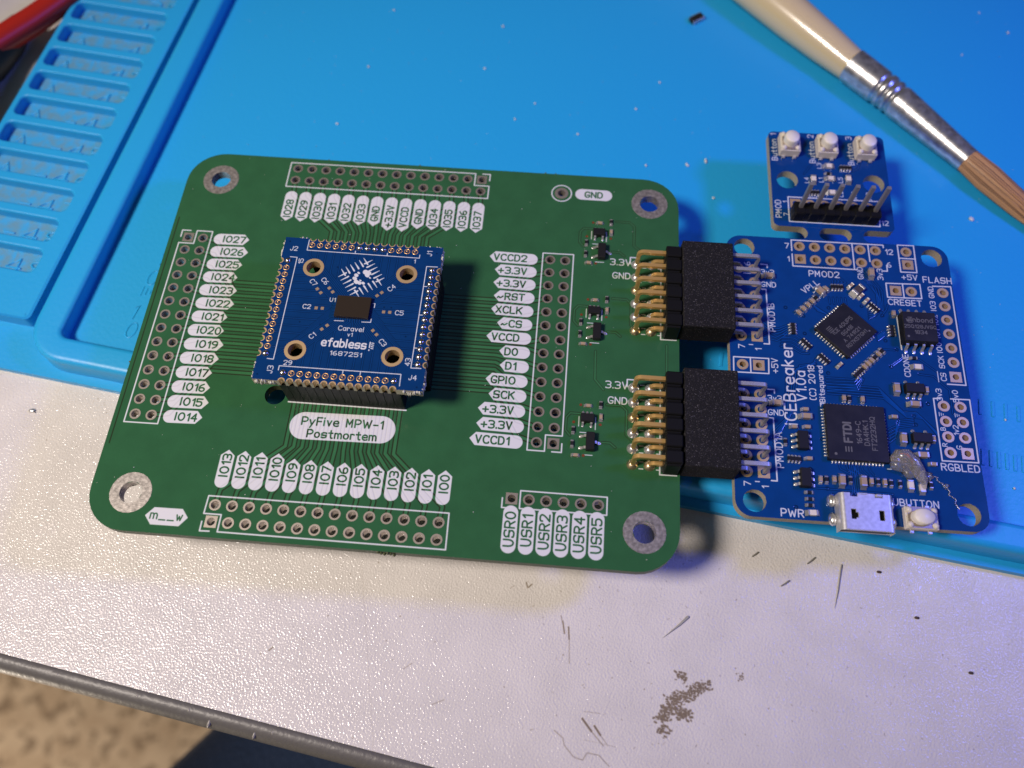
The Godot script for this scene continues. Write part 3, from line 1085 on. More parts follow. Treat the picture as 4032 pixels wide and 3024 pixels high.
func soldering_mat() -> void:
	var o := thing("soldering_mat", "bright blue silicone soldering mat with numbered compartments, under the circuit boards", "mat", Vector3(60, TABLE, -60))
	var m := mat(Color(0.015, 0.345, 0.72), 0.42)
	relief(m, grain(91, 512, 0.03, 4), 18.0, 0.025)
	M.mat = m
	var fl := 3.3        # height of the work surface
	var rim := 6.1
	# base sheet
	var b := Shape.new()
	b.xf = on_mat()
	var outline := rounded(Rect2(-33.2, -200, 320, 206.2), 3.0, 6)
	var inset := rounded(Rect2(-32.7, -199.5, 319, 205.2), 2.6, 6)
	b.wall(outline, 0.0, 1.3)
	b.band(inset, outline, 1.7, 1.3, Vector3(0, 1, 0))
	var ids := Geometry2D.triangulate_polygon(inset)
	for i in range(0, ids.size(), 3):
		b.tri(Vector3(inset[ids[i]].x, 1.7, inset[ids[i]].y), Vector3(inset[ids[i + 1]].x, 1.7, inset[ids[i + 1]].y), Vector3(inset[ids[i + 2]].x, 1.7, inset[ids[i + 2]].y), Vector3.UP, Vector3.UP, Vector3.UP)
	obj("base_sheet", [b, m], o)
	var f := Shape.new()
	f.xf = on_mat()
	f.box(Vector3(135, 2.4, -97), Vector3(272.4, 1.8, 195.4))
	obj("work_surface", [f, m], o)
	# raised rim round the work surface
	var r := Shape.new()
	r.xf = on_mat()
	var prof := [Vector2(-0.1, 1.65), Vector2(0.0, rim - 0.9), Vector2(0.12, rim - 0.45), Vector2(0.45, rim - 0.12), Vector2(0.95, rim), Vector2(4.3, rim), Vector2(5.0, rim - 0.15), Vector2(5.45, rim - 0.6), Vector2(5.65, rim - 1.3), Vector2(5.8, 1.65)]
	var rings := []
	for q in prof:
		rings.append(rounded(Rect2(-q.x, -190 - q.x, 270 + q.x * 2.0, 190 + q.x * (1.82 if q.x > 1 else 2.0)), 1.6 + q.x, 8))
	for i in prof.size() - 1:
		var da: Vector2 = (prof[mini(i + 1, prof.size() - 1)] - prof[maxi(i - 1, 0)]).normalized()
		var db: Vector2 = (prof[mini(i + 2, prof.size() - 1)] - prof[i]).normalized()
		for k in rings[0].size():
			var l: int = (k + 1) % rings[0].size()
			var tk: Vector2 = (rings[9][k] - rings[0][k]).normalized()
			var tl: Vector2 = (rings[9][l] - rings[0][l]).normalized()
			r.squad(Vector3(rings[i][k].x, prof[i].y, rings[i][k].y), Vector3(rings[i][l].x, prof[i].y, rings[i][l].y), Vector3(rings[i + 1][l].x, prof[i + 1].y, rings[i + 1][l].y), Vector3(rings[i + 1][k].x, prof[i + 1].y, rings[i + 1][k].y), Vector3(-da.y * tk.x, da.x, -da.y * tk.y), Vector3(-da.y * tl.x, da.x, -da.y * tl.y), Vector3(-db.y * tl.x, db.x, -db.y * tl.y), Vector3(-db.y * tk.x, db.x, -db.y * tk.y))
	obj("raised_rim", [r, m], o)
	# compartment tray: a block with a row of sunk boxes
	var t := Shape.new()
	t.xf = on_mat()
	var th := 5.1
	var z_end := -2.3
	var x0 := -32.7
	var x1 := -7.6
	var pitch := 6.79
	var z := z_end - 9.1
	var from := z_end
	var cells := []
	for k in 13:
		cells.append([z - 4.65, z, 49 - k])
		z -= pitch
	var pock := Rect2()
	for c in cells:
		# solid strip in front of the box
		t.quad(Vector3(x0 + 0.6, th, c[1] + 0.45), Vector3(x1 - 0.6, th, c[1] + 0.45), Vector3(x1 - 0.6, th, from - (0.6 if from == z_end else -0.0)), Vector3(x0 + 0.6, th, from - (0.6 if from == z_end else -0.0)), Vector3.UP)
		from = c[0] - 0.45
		var cell := Rect2(x0 + 0.6, c[0] - 0.45, x1 - x0 - 1.2, c[1] - c[0] + 0.9)
		var hole := Rect2(-31.1, c[0], 20.3, c[1] - c[0])
		var wide := hole.grow(0.4)
		var ring := [rounded(wide, 1.5, 5), rounded(hole.grow(0.18), 1.3, 5), rounded(hole.grow(0.04), 1.2, 5), rounded(hole, 1.1, 5)]
		var ys := [th, th - 0.1, th - 0.35, th - 0.7]
		# top skin between the cell's edge and the box mouth
		var outer := PackedVector2Array()
		for p in ring[0]:
			outer.append(Vector2(clampf(cell.get_center().x + (p.x - cell.get_center().x) * 1.25, cell.position.x, cell.end.x) if absf(p.x - cell.get_center().x) > 9.3 else p.x, cell.position.y if p.y < cell.get_center().y else cell.end.y))
		t.band(ring[0], outer, th, th)
		for i in 3:
			for k in ring[0].size():
				var l: int = (k + 1) % ring[0].size()
				var ck: Vector2 = (ring[0][k] - ring[3][k]).normalized()
				var cl: Vector2 = (ring[0][l] - ring[3][l]).normalized()
				var w0: float = [0.15, 0.55, 0.9, 1.0][i]
				var w1: float = [0.15, 0.55, 0.9, 1.0][i + 1]
				t.squad(Vector3(ring[i][k].x, ys[i], ring[i][k].y), Vector3(ring[i][l].x, ys[i], ring[i][l].y), Vector3(ring[i + 1][l].x, ys[i + 1], ring[i + 1][l].y), Vector3(ring[i + 1][k].x, ys[i + 1], ring[i + 1][k].y), Vector3(-ck.x * w0, 1.01 - w0, -ck.y * w0).normalized(), Vector3(-cl.x * w0, 1.01 - w0, -cl.y * w0).normalized(), Vector3(-cl.x * w1, 1.01 - w1, -cl.y * w1).normalized(), Vector3(-ck.x * w1, 1.01 - w1, -ck.y * w1).normalized())
		t.wall(ring[3], 2.6, th - 0.7, true)
	var block := Rect2(x0, from + 0.1, x1 - x0, z_end - from - 0.1)
	var lip := rounded(block.grow(-0.6), 0.6, 4)
	var mid := rounded(block.grow(-0.18), 0.9, 4)
	var foot := rounded(block, 1.1, 4)
	t.band(lip, mid, th, th - 0.18, Vector3(0, 1, 0))
	t.band(mid, foot, th - 0.18, th - 0.7, Vector3(0.4, 0.6, 0.4))
	t.wall(foot, 1.65, th - 0.7)
	obj("compartment_tray", [t, m], o)
	# dusty compartment floors with raised numbers
	var dusty := mat(Color.WHITE, 0.6)
	dusty.albedo_texture = dust_on(Color(0.015, 0.345, 0.72), Color(0.11, 0.27, 0.38))
	dusty.uv1_triplanar = true
	dusty.uv1_scale = Vector3.ONE * (1000.0 / 16.0)
	for c in cells:
		var d := Shape.new()
		d.xf = on_mat()
		d.box(Vector3(-20.95, 2.4, (c[0] + c[1]) * 0.5), Vector3(20.36, 1.3, c[1] - c[0] + 0.06))
		var fl_part := obj("compartment_floor", [d, dusty], o)
		var e := Shape.new()
		e.xf = on_mat()
		for p in lettering("A -%d" % c[2], Vector2(-19.9, (c[0] + c[1]) * 0.5 + 0.7), 2.9, 0, 0.5, 1.5, 4.6):
			var q := []
			for v in p:
				q.append(Vector3(v.x, 3.06, v.y))
			if q.size() > 1:
				e.tube(q, [0.24], 8, 1.0)
		obj("raised_number", [e, m], fl_part)
	# raised ruler figures and ticks on the work surface
	var u := Shape.new()
	u.xf = on_mat()
	for q in [["1", 9.7, -19.9], ["0", 9.8, -15.6], ["1", 9.2, -8.3], ["0", 10.2, -4.7]]:
		for p in lettering(q[0], Vector2(q[1], q[2]), 3.0, -6, 0.5, 0.8):
			var w := []
			for v in p:
				w.append(Vector3(v.x, fl - 0.03, v.y))
			if w.size() > 1:
				u.tube(w, [0.17], 8, 0.9)
	for k in 3:
		u.tube([Vector3(9.0 + 0.75 * k, fl - 0.03, -13.6 + 0.3 * k), Vector3(9.0 + 0.75 * k, fl - 0.03, -11.6 - 0.3 * k)], [0.15], 8)
	obj("raised_figure", [u, m], o)
	var tick := Shape.new()
	tick.box(Vector3(0, 0.06, 0), Vector3(0.6, 0.2, 2.9), 0.09)
	var tm := made([tick, m])
	var basis := on_mat()
	for k in 28:
		var q := inst("ruler_tick", tm, o)
		q.transform = Transform3D(basis.basis.orthonormalized(), (basis * Vector3(112.0 + 2.05 * k, fl, -20.3)) * MM)
	for k in 22:
		var q := inst("ruler_tick", tm, o)
		q.transform = Transform3D(basis.basis.orthonormalized(), (basis * Vector3(150.0 + 1.27 * k, fl, -11.3)) * MM)


# ---------------------------------------------------------------- brush and tool
func paint_brush() -> void:
	var o := thing("paint_brush", "paint brush with cream handle, silver ferrule and brown bristles lying on the mat", "brush", Vector3(120, -9.5, -54))
	var pts := [Vector3(57, -3.2, -121), Vector3(80, -4.2, -96.5), Vector3(102.7, -5.0, -72.7), Vector3(119.35, -6.0, -55.2), Vector3(125.7, -6.2, -48.7), Vector3(139.2, -6.8, -33.3), Vector3(147.5, -7.6, -24.2), Vector3(156.5, -8.6, -13.5)]
	var h := S()
	h.tube([pts[0], pts[1], pts[2], pts[2].lerp(pts[3], 0.35), pts[2].lerp(pts[3], 0.7), pts[3], pts[3].lerp(pts[4], 0.3)], [3.9, 4.25, 4.35, 4.2, 3.75, 3.15, 3.0], 28)
	var hm := mat(Color(0.62, 0.50, 0.29), 0.25)
	hm.clearcoat_enabled = true
	hm.clearcoat = 0.6
	hm.clearcoat_roughness = 0.12
	obj("handle", [h, hm], o)
	var f := S()
	var path := []
	var rad := []
	for k in 161:
		var t := k / 160.0
		path.append((pts[3] as Vector3).lerp(pts[4], t / 0.32) if t < 0.32 else (pts[4] as Vector3).lerp(pts[5], (t - 0.32) / 0.68))
		var r: float = lerp(3.42, 3.3, t / 0.32) if t < 0.32 else lerp(3.3, 2.3, (t - 0.32) / 0.68)
		for c in [0.27, 0.335, 0.39]:
			r -= 0.34 * exp(-pow((t - c) / 0.013, 2.0))
		if t > 0.45 and t < 0.85:
			r += 0.03 * sin(k * 1.9) * sin(k * 0.37)
		rad.append(r)
	f.tube(path, rad, 32)
	var fm := mat(Color(0.84, 0.84, 0.86), 0.3, 0.85)
	patchy(fm, grain(95, 256, 0.02, 5, 0.6, 1.0), 9.0)
	obj("ferrule", [f, fm], o)
	var b := S()
	b.tube([pts[5] - (pts[6] - pts[5]) * 0.2, pts[5], pts[5].lerp(pts[6], 0.4), pts[6], pts[6].lerp(pts[7], 0.5), pts[7]], [2.1, 2.2, 2.35, 2.0, 1.25, 0.15], 20)
	var b2 := S()
	var b3 := S()
	var r2 := RandomNumberGenerator.new()
	r2.seed = 17
	var axis: Vector3 = (pts[7] - pts[5]).normalized()
	var side := axis.cross(Vector3.UP).normalized()
	var upw := side.cross(axis).normalized()
	for k in 170:
		var a := r2.randf() * TAU
		var d := side * cos(a) + upw * sin(a)
		var e := r2.randf_range(0.55, 1.0)
		var lock: Shape = [b, b2, b3, b2][k % 4]
		lock.tube([pts[5] + d * 2.15, pts[5].lerp(pts[6], 0.4) + d * (2.33 + r2.randf() * 0.08), (pts[6] as Vector3) + d * (2.0 + r2.randf() * 0.1), (pts[6] as Vector3).lerp(pts[7], 0.5 * e) + d * 1.3, (pts[6] as Vector3).lerp(pts[7], e) + d * 0.25 * r2.randf()], [0.10, 0.13, 0.13, 0.09, 0.03], 5)
	var bm := mat(Color(0.42, 0.22, 0.085), 0.42)
	obj("bristle", [b, bm, b2, mat(Color(0.50, 0.26, 0.10), 0.4), b3, mat(Color(0.16, 0.07, 0.03), 0.5)], o)


func red_tool() -> void:
	var o := thing("hand_tool", "red and black gripped hand tool at the corner of the bench beside the mat", "tool", Vector3(-60, TABLE, -50))
	var r := S()
	r.tube([Vector3(-70, -6.0, -27), Vector3(-58.5, -6.5, -44.5), Vector3(-54.0, -7.0, -51.5), Vector3(-50.5, -7.4, -57.0), Vector3(-45, -7.6, -66), Vector3(-36, -7.6, -82)], [3.0, 2.9, 2.8, 2.8, 2.7, 2.6], 7)
	obj("red_grip", [r, mat(Color(0.38, 0.014, 0.008), 0.4)], o)
	var b := S()
	b.tube([Vector3(-84, 14.0, 6), Vector3(-72, 8.0, -14), Vector3(-64, 0.0, -28), Vector3(-59.5, -6.5, -39), Vector3(-57.2, -8.6, -46), Vector3(-55.8, -9.4, -52), Vector3(-54.5, -9.6, -58)], [13.0, 12.0, 9.5, 5.8, 4.2, 3.5, 2.4], 16)  # out-of-view end made thick and raised to shade the bench and tray
	obj("black_grip", [b, mat(Color(0.008, 0.008, 0.008), 0.5)], o)


# ---------------------------------------------------------------- crumbs
func debris() -> void:
	origin = Vector3.ZERO
	var white := mat(Color(0.58, 0.60, 0.62), 0.4)
	var fl := TABLE + 3.3
	var k := 0
	var said := {
		0: "white crumb on the mat near the top edge, by the compartments", 13: "white crumb close to the teal shadow of the button board", 14: "elongated white crumb between the green board's corner and the button board",
		15: "white crumb on the mat beyond the brush's silver ferrule", 16: "white crumb beyond the brush, closest to the frame corner", 17: "white crumb behind the cream brush handle", 18: "largest white crumb, between the brush bristles and the blue board",
		19: "white crumb just below the upper row of ruler ticks", 20: "round white crumb just below the lower row of ruler ticks",
	}
	for p in V([24.4, -68.1, 48.3, -65.0, 45.6, -52.6, 81.6, -51.5, 76.9, -44.0, 56.6, -43.9, 52.9, -39.5, 65.6, -36.6, 21.5, -51.3, 17.7, -35.6, 86.9, -30.7, 90.6, -31.8, 79.1, -29.8, 91.9, -23.0, 87.1, -30.4, 144.0, -63.9, 154.6, -71.1, 149.5, -76.6, 139.6, -21.8, 138.9, 18.9, 138.3, 30.8]):
		var s := Shape.new()
		var big := 1.6 if p == Vector2(139.6, -21.8) or p == Vector2(90.6, -31.8) else 1.0
		s.lump(Vector3(0, 0.1, 0), Vector3(rng.randf_range(0.14, 0.26), 0.16, rng.randf_range(0.2, 0.4)) * big, 0.9, M.n3, 8, 6)
		lone("white_crumb", [s, white], said.get(k, "tiny white crumb lying on the open blue mat beyond the green board"), "crumb", Vector3(p.x, fl, p.y), "white crumbs scattered over the blue mat")
		k += 1
	var s := Shape.new()
	s.lump(Vector3(0, 0.15, 0), Vector3(0.55, 0.22, 0.35), 1.2, M.n3, 9, 6)
	lone("solder_flake", [s, M.solder], "shiny silver flake on the bare bench beside the mat corner", "flake", Vector3(-24.7, TABLE, 28.85))
	# loose chip with ribbed metal ends
	var c := thing("loose_chip", "tiny dark chip with ribbed silver sides lying loose on the mat near the brush handle", "electronic chip", Vector3(89.2, fl, -69.9))
	var b := Shape.new()
	b.box(Vector3(0, 0.55, 0), Vector3(3.0, 1.0, 1.5), 0.08)
	inst("chip_body", made([b, M.black_body]), c, Vector3.ZERO, 38)
	for i in 4:
		for sd in [-1.0, 1.0]:
			var e := Shape.new()
			e.box(Vector3((i - 1.5) * 0.78, 0.5, sd * 0.72), Vector3(0.42, 1.0, 0.45), 0.1)
			inst("terminal", made([e, M.solder]), c, Vector3.ZERO, 38)
	origin = Vector3.ZERO
	var grey := mat(Color(0.27, 0.25, 0.21), 0.45, 0.3)
	var bits := [[97.67, 43.9, 0.75, 38, "short grey wire offcut on the bench, the one closest to the green board's corner"], [106.39, 44.2, 1.0, 40, "thicker grey wire offcut on the bench below the blue board's PWR mark"], [102.13, 48.1, 0.95, 35, "grey wire offcut on the bench in front of the two others"]]
	for q in bits:
		var w := Shape.new()
		var d: Vector3 = Vector3(cos(deg_to_rad(q[3])), 0, -sin(deg_to_rad(q[3]))) * q[2] * 0.85
		w.tube([-d + Vector3(0, 0.16, 0), Vector3(0, 0.22, 0.04), d + Vector3(0, 0.16, 0)], [0.10, 0.13, 0.14], 7)
		lone("wire_offcut", [w, grey], q[4], "offcut", Vector3(q[0], TABLE, q[1]), "wire offcuts on the bench")
	var nd := Shape.new()
	nd.tube([Vector3(0.86, 0.2, -3.45), Vector3(0.5, 0.18, -1.8), Vector3(0.0, 0.16, 0.6), Vector3(-0.75, 0.12, 3.4)], [0.12, 0.10, 0.085, 0.02], 7)
	lone("bristle_splinter", [nd, grey], "long thin dark splinter lying on the bench below the usb socket", "splinter", Vector3(110.25, TABLE, 47.9))
	var sl := Shape.new()
	sl.tube([Vector3(1.9, 0.14, -1.7), Vector3(0.6, 0.16, -0.4), Vector3(-1.9, 0.1, 1.7)], [0.22, 0.16, 0.02], 6)
	lone("clear_sliver", [sl, mat(Color(0.34, 0.33, 0.32), 0.3)], "pale curved sliver lying on the bench above the brown stain", "sliver", Vector3(85.2, TABLE, 56.1))
	for q in [[116.87, 45.12, "dark brown crumb on the bench in front of the small white button"], [121.87, 51.72, "small brown crumb alone in the middle of the bare bench"], [128.83, 59.17, "black crumb farthest along the bare bench from the brown stain"]]:
		var e := Shape.new()
		e.lump(Vector3(0, 0.1, 0), Vector3(0.36, 0.2, 0.24), 0.7, M.n3, 8, 6)
		lone("dark_crumb", [e, mat(Color(0.06, 0.035, 0.025), 0.7)], q[2], "crumb", Vector3(q[0], TABLE, q[1]))
	# fine dust over mat and bench, too much to count
	var g := Shape.new()
	g.lump(Vector3.ZERO, Vector3(0.06, 0.03, 0.09), 0.9, M.n3, 5, 3)
	var dust := MultiMesh.new()
	dust.transform_format = MultiMesh.TRANSFORM_3D
	dust.mesh = made([g, mat(Color(0.5, 0.5, 0.48), 0.8)])
	dust.instance_count = 420
	var r := RandomNumberGenerator.new()
	r.seed = 33
	for i in 420:
		var p := Vector2(r.randf_range(-10, 160), r.randf_range(-85, 14))
		var y := fl
		if Rect2(-3, -18, 86, 69).has_point(p):
			y = 0.02
		elif Rect2(91, -31, 38, 72).has_point(p):
			p.x += 45.0
		if i > 330:
			p = Vector2(r.randf_range(-3, 83), r.randf_range(-18, 50))
			y = 0.02
		dust.set_instance_transform(i, Transform3D(Basis(Vector3.UP, r.randf() * TAU).scaled(Vector3.ONE * r.randf_range(0.4, 1.3)), Vector3(p.x, y + LIFT, p.y) * MM))
	var o := MultiMeshInstance3D.new()
	o.name = "dust"
	o.multimesh = dust
	add_child(o)
	tag(o, "fine pale dust over mat and boards", "", "", "stuff")


# ---------------------------------------------------------------- green carrier board
func green_board() -> void:
	var o := thing("green_circuit_board", "large green circuit board with white pin tags, holding up a small blue module", "circuit board", Vector3(40.1, -1.6, 16.4))
	var R := Rect2(-3.3, -18.4, 86.9, 69.6)
	var left := []
	var top := []
	var right := []
	var bottom := []
	for k in 14:
		for j in 2:
			left.append(Vector2(2.54 * j, 2.54 * k))
			top.append(Vector2(15.93 + 2.54 * k, -16.08 + 2.54 * j))
			right.append(Vector2(62.04 + 2.54 * j, -0.21 + 2.54 * k))
			bottom.append(Vector2(15.74 + 2.54 * k, 46.35 + 2.54 * j))
	var usr := row(6, Vector2(59.01, 41.9), Vector2(2.54, 0))
	var corners := V([2.75, -12.6, 78.55, -13.1, 2.85, 45.45, 78.5, 45.4])
	var pads := left + top + right + bottom + usr

	var pr := Print.new(R, 16.0)
	# copper lines under the mask: laminate shows on both sides of each
	for k in 14:
		var t := 1.27 * k
		var runs := [
			[Vector2(20, 8.27 + t), Vector2(10.0, 8.27 + t), Vector2(5.2, 2.54 * k + (1.27 if k < 7 else -1.27) * 0.4), Vector2(2.54, 2.54 * k)],
			[Vector2(45, 8.3 + t), Vector2(54.6, 8.3 + t), Vector2(58.8, 2.54 * k - 0.2 + (0.9 if k < 7 else -0.9)), Vector2(62, 2.54 * k - 0.2)],
			[Vector2(24.3 + t, 4), Vector2(24.3 + t, -3.2), Vector2(16.2 + 2.54 * k, -10.4), Vector2(15.93 + 2.54 * k, -13.5)],
			[Vector2(24.2 + t, 29), Vector2(24.2 + t, 36.4), Vector2(16.0 + 2.54 * k, 43.9), Vector2(15.74 + 2.54 * k, 46.35)],
		]
		for run in runs:
			pr.line(run, 0.44, 2)
		for run in runs:
			pr.line(run, 0.24, 3)
	for s in [0.0, 15.45, 34.6]:      # round the three switch groups
		for run in [V([72.9, -8.9, 75.2, -8.9, 76.0, -8.1, 76.0, -4.1, 76.9, -3.3]), V([69.9, -7.1, 67.4, -7.1, 66.8, -6.3, 66.8, -4.2, 67.5, -3.4]), V([72.3, -2.6, 73.6, -2.6, 74.4, -1.9])]:
			var q := []
			for p in run:
				q.append(p + Vector2(-0.3 * s / 20.0, s))
			pr.line(q, 0.24, 5)
			pr.line(q, 0.1, 3)
	pr.line(V([70.3, 16.5, 70.4, 21.5, 71.8, 23.2]), 0.22, 5)
	pr.line(V([70.3, 16.5, 70.4, 21.5, 71.8, 23.2]), 0.13, 3)
	pr.line(V([81.6, 14.6, 81.6, 20.6]), 0.22, 5)
	pr.line(V([81.6, 14.6, 81.6, 20.6]), 0.12, 3)
	pr.line(V([-2.6, -4, -2.6, 38]), 0.09, 2)
	# outlines
	var w := 0.11
	pr.line(V([1.2, -1.45, 3.9, -1.45, 3.9, 34.35, -1.38, 34.4, -1.38, 1.2, 1.2, 1.2, 1.2, -1.45]), w)
	pr.line(V([-1.35, -0.05, -1.35, -1.4, 0.1, -1.4]), w)
	pr.line(V([47.7, -14.8, 50.3, -14.8, 50.3, -12.1, 14.5, -12.05, 14.5, -17.35, 47.7, -17.4, 47.7, -14.8]), w)
	pr.line(V([48.95, -17.4, 50.3, -17.4, 50.3, -16.0]), w)
	pr.line(V([65.9, -1.55, 60.75, -1.5, 60.67, 34.1, 63.3, 34.1, 63.3, 31.45, 65.85, 31.45, 65.9, -1.55]), w)
	pr.line(V([65.85, 32.7, 65.85, 34.1, 64.4, 34.1]), w)
	pr.line(V([14.4, 47.7, 17.0, 47.7, 17.0, 50.25, 50.2, 50.2, 50.1, 44.8, 14.5, 45.0, 14.4, 47.7]), w)
	pr.line(V([14.4, 48.9, 14.4, 50.3, 15.8, 50.25]), w)
	pr.loop(V([60.24, 40.55, 72.97, 40.55, 72.97, 43.28, 60.24, 43.28]), w)
	pr.line(V([57.64, 41.85, 57.64, 43.32, 58.6, 43.32]), w)
	pr.ring(Vector2(63.16, -14.25), 1.72, w)
	pr.line(V([23.2, 29.1, 41.6, 29.1]), 0.12)
	for y in [0.0, 22.86]:
		pr.line(V([75.45, -0.5 + y, 75.45, -1.75 + y, 76.7, -1.75 + y]), w)
		pr.line(V([80.6, -1.6 + y, 80.6, 13.6 + y, 83.1, 13.55 + y]), w)
		for k in 6:
			for d in [-0.55, 0.55]:
				pr.line([Vector2(77.5, 2.54 * k - 0.36 + y + d), Vector2(78.1, 2.54 * k - 0.36 + y + d)], 0.08)
				pr.line([Vector2(80.1, 2.54 * k - 0.36 + y + d), Vector2(80.6, 2.54 * k - 0.36 + y + d)], 0.08)
		write(pr, "3.3V", Vector2(72.15, -0.65 + y), 1.15, 0.18, 0, 0.0)
		write(pr, "GND", Vector2(72.6, 2.0 + y), 1.1, 0.18, 0, 0.0)
	# tags: ends is (round end, pointed end) along a unit direction
	for k in 14:
		tag_print(pr, Vector2(5.5, 2.54 * k - 0.05), Vector2(10.55 + 0.35 * sin(k * 1.7), 2.54 * k - 0.2), 1.08, "IO%d" % (27 - k), 1.2, 0)
		var tt: String = ["IO28", "IO29", "IO30", "IO31", "IO32", "IO33", "GND", "+3.3V", "VCCD", "GND", "IO34", "IO35", "IO36", "IO37"][k]
		var ext := 0.75 if tt.length() > 4 or tt == "VCCD" else 0.0
		tag_print(pr, Vector2(15.9 + 2.54 * k, -10.0), Vector2(15.9 + 2.54 * k, -4.7 + ext), 1.06, tt, 1.15, 90)
		var rt: String = ["VCCD2", "+3.3V", "+3.3V", "~RST", "XCLK", "~CS", "VCCD", "D0", "D1", "GPIO", "SCK", "+3.3V", "+3.3V", "VCCD1"][k]
		var tip: float = V([51.8, 0, 52.9, 0, 52.9, 0, 53.2, 0, 53.0, 0, 54.2, 0, 52.7, 0, 55.0, 0, 55.3, 0, 53.3, 0, 54.0, 0, 52.6, 0, 52.6, 0, 51.8, 0])[k].x
		tag_print(pr, Vector2(58.85, 2.54 * k - 0.05), Vector2(tip, 2.54 * k - 0.18), 1.08, rt, 1.2, 0)
		tag_print(pr, Vector2(15.85 + 2.54 * k, 42.6), Vector2(15.85 + 2.54 * k, 37.65 if k < 4 else 38.3), 1.06, "IO%d" % (13 - k), 1.25, 90)
	for k in 6:
		tag_print(pr, Vector2(59.05 + 2.51 * k, 48.9), Vector2(59.05 + 2.51 * k, 44.0), 1.09, "USR%d" % k, 1.4, 90, true)
	tag_print(pr, Vector2(66.7, -14.3), Vector2(70.85, -14.3), 1.15, "GND", 1.15, 0, true)
	tag_print(pr, Vector2(26.4, 32.85), Vector2(38.2, 32.6), 2.25, "", 1.0, 0, true)
	write(pr, "PyFive MPW-1", Vector2(32.2, 31.95), 1.25, 0.24, 1.0, 0.5, 1)
	write(pr, "Postmortem", Vector2(32.4, 33.95), 1.2, 0.24, 1.0, 0.5, 1)
	pr.poly(V([5.9, 48.65, 7.0, 47.35, 11.2, 47.3, 12.25, 48.55, 11.2, 49.9, 7.0, 49.95]))
	write(pr, "m__w", Vector2(9.05, 48.45), 1.2, 0.2, 0, 0.5, 1)
	for s in [0.0, 15.45, 34.6]:      # print round the small parts
		var d := Vector2(-0.3 * s / 20.0, s)
		pr.line([Vector2(68.75, -6.6) + d, Vector2(68.75, -5.0) + d], 0.07)
		pr.line([Vector2(71.3, -6.6) + d, Vector2(71.3, -4.6) + d], 0.07)
		pr.line([Vector2(69.0, -4.0) + d, Vector2(69.9, -4.0) + d], 0.07)
		pr.line([Vector2(69.6, -0.4) + d, Vector2(71.0, -0.4) + d], 0.07)
	M.green = printed(pr, Color(0.028, 0.108, 0.046), Color(0.022, 0.034, 0.017), Color(0.62, 0.62, 0.66), 11, 0.16, 0.05, 1.16)

	var holes := hole_list(pads, 0.62, 0.93) + hole_list(corners, 1.72, 2.2) + hole_list([Vector2(63.16, -14.25)], 0.72, 1.2) + hole_list([Vector2(20.92, 28.15)], 1.62, 1.9)
	var up := S(R)
	var side := S()
	var low := S()
	sheet(up, low, side, R, 6.2, holes, -1.6, 0.0)
	obj("board_panel", [up, M.green, side, M.green_edge, low, M.green_edge], o)
	# rough stubs where the board was snapped from its panel
	for q in [[Vector2(-3.4, 24.6), 0], [Vector2(-3.35, 25.9), 0], [Vector2(60.5, -18.45), 1], [Vector2(62.3, -18.5), 1], [Vector2(41.0, 51.25), 1], [Vector2(42.4, 51.25), 1], [Vector2(21.5, -18.5), 1], [Vector2(38.0, -18.5), 1]]:
		var b := S()
		for k in 3:
			var p: Vector2 = q[0] + (Vector2(rng.randf_range(-0.1, 0.15), (k - 1) * 0.42) if q[1] == 0 else Vector2((k - 1) * 0.42, rng.randf_range(-0.1, 0.1)))
			b.lump(Vector3(p.x, -0.5 - 0.3 * k, p.y), Vector3(0.22, 0.5, 0.22), 0.6, M.n3, 7, 5)
		obj("break_stub", [b, M.stub], o)

	var round_m := made([round_pad(0.88, 0.60), M.tin])
	var square_m := made([square_pad(0.88, 0.60), M.tin])
	for p in pads:
		var sq: bool = p == left[0] or p == top[26] or p == right[27] or p == bottom[1] or p == usr[0]
		inst("pad", square_m if sq else round_m, o, P(p.x, 0, p.y))
	inst("pad", made([round_pad(1.2, 0.68), M.tin]), o, P(63.16, 0, -14.25))
	var ring_s := round_pad(3.15, 1.68)
	for c in corners:
		inst("mounting_ring", made([ring_s, M.tin_worn]), o, P(c.x, 0, c.y), rng.randf() * 360.0)

	# the sockets that carry the blue module
	var strip := Shape.new()
	for k in 14:
		strip.box(Vector3((k - 6.5) * 1.305, 3.0, 0), Vector3(1.285, 6.0, 2.1), 0.07)
	strip.box(Vector3(0, 2.9, 0), Vector3(18.2, 5.6, 1.98), 0.0)
	var strip_m := made([strip, M.black_plastic])
	inst("socket_strip", strip_m, o, P(32.35, 0.02, 28.0))
	inst("socket_strip", strip_m, o, P(32.4, 0.02, 4.95))
	inst("socket_strip", strip_m, o, P(20.9, 0.02, 16.5), 90)
	inst("socket_strip", strip_m, o, P(44.0, 0.02, 16.5), 90)

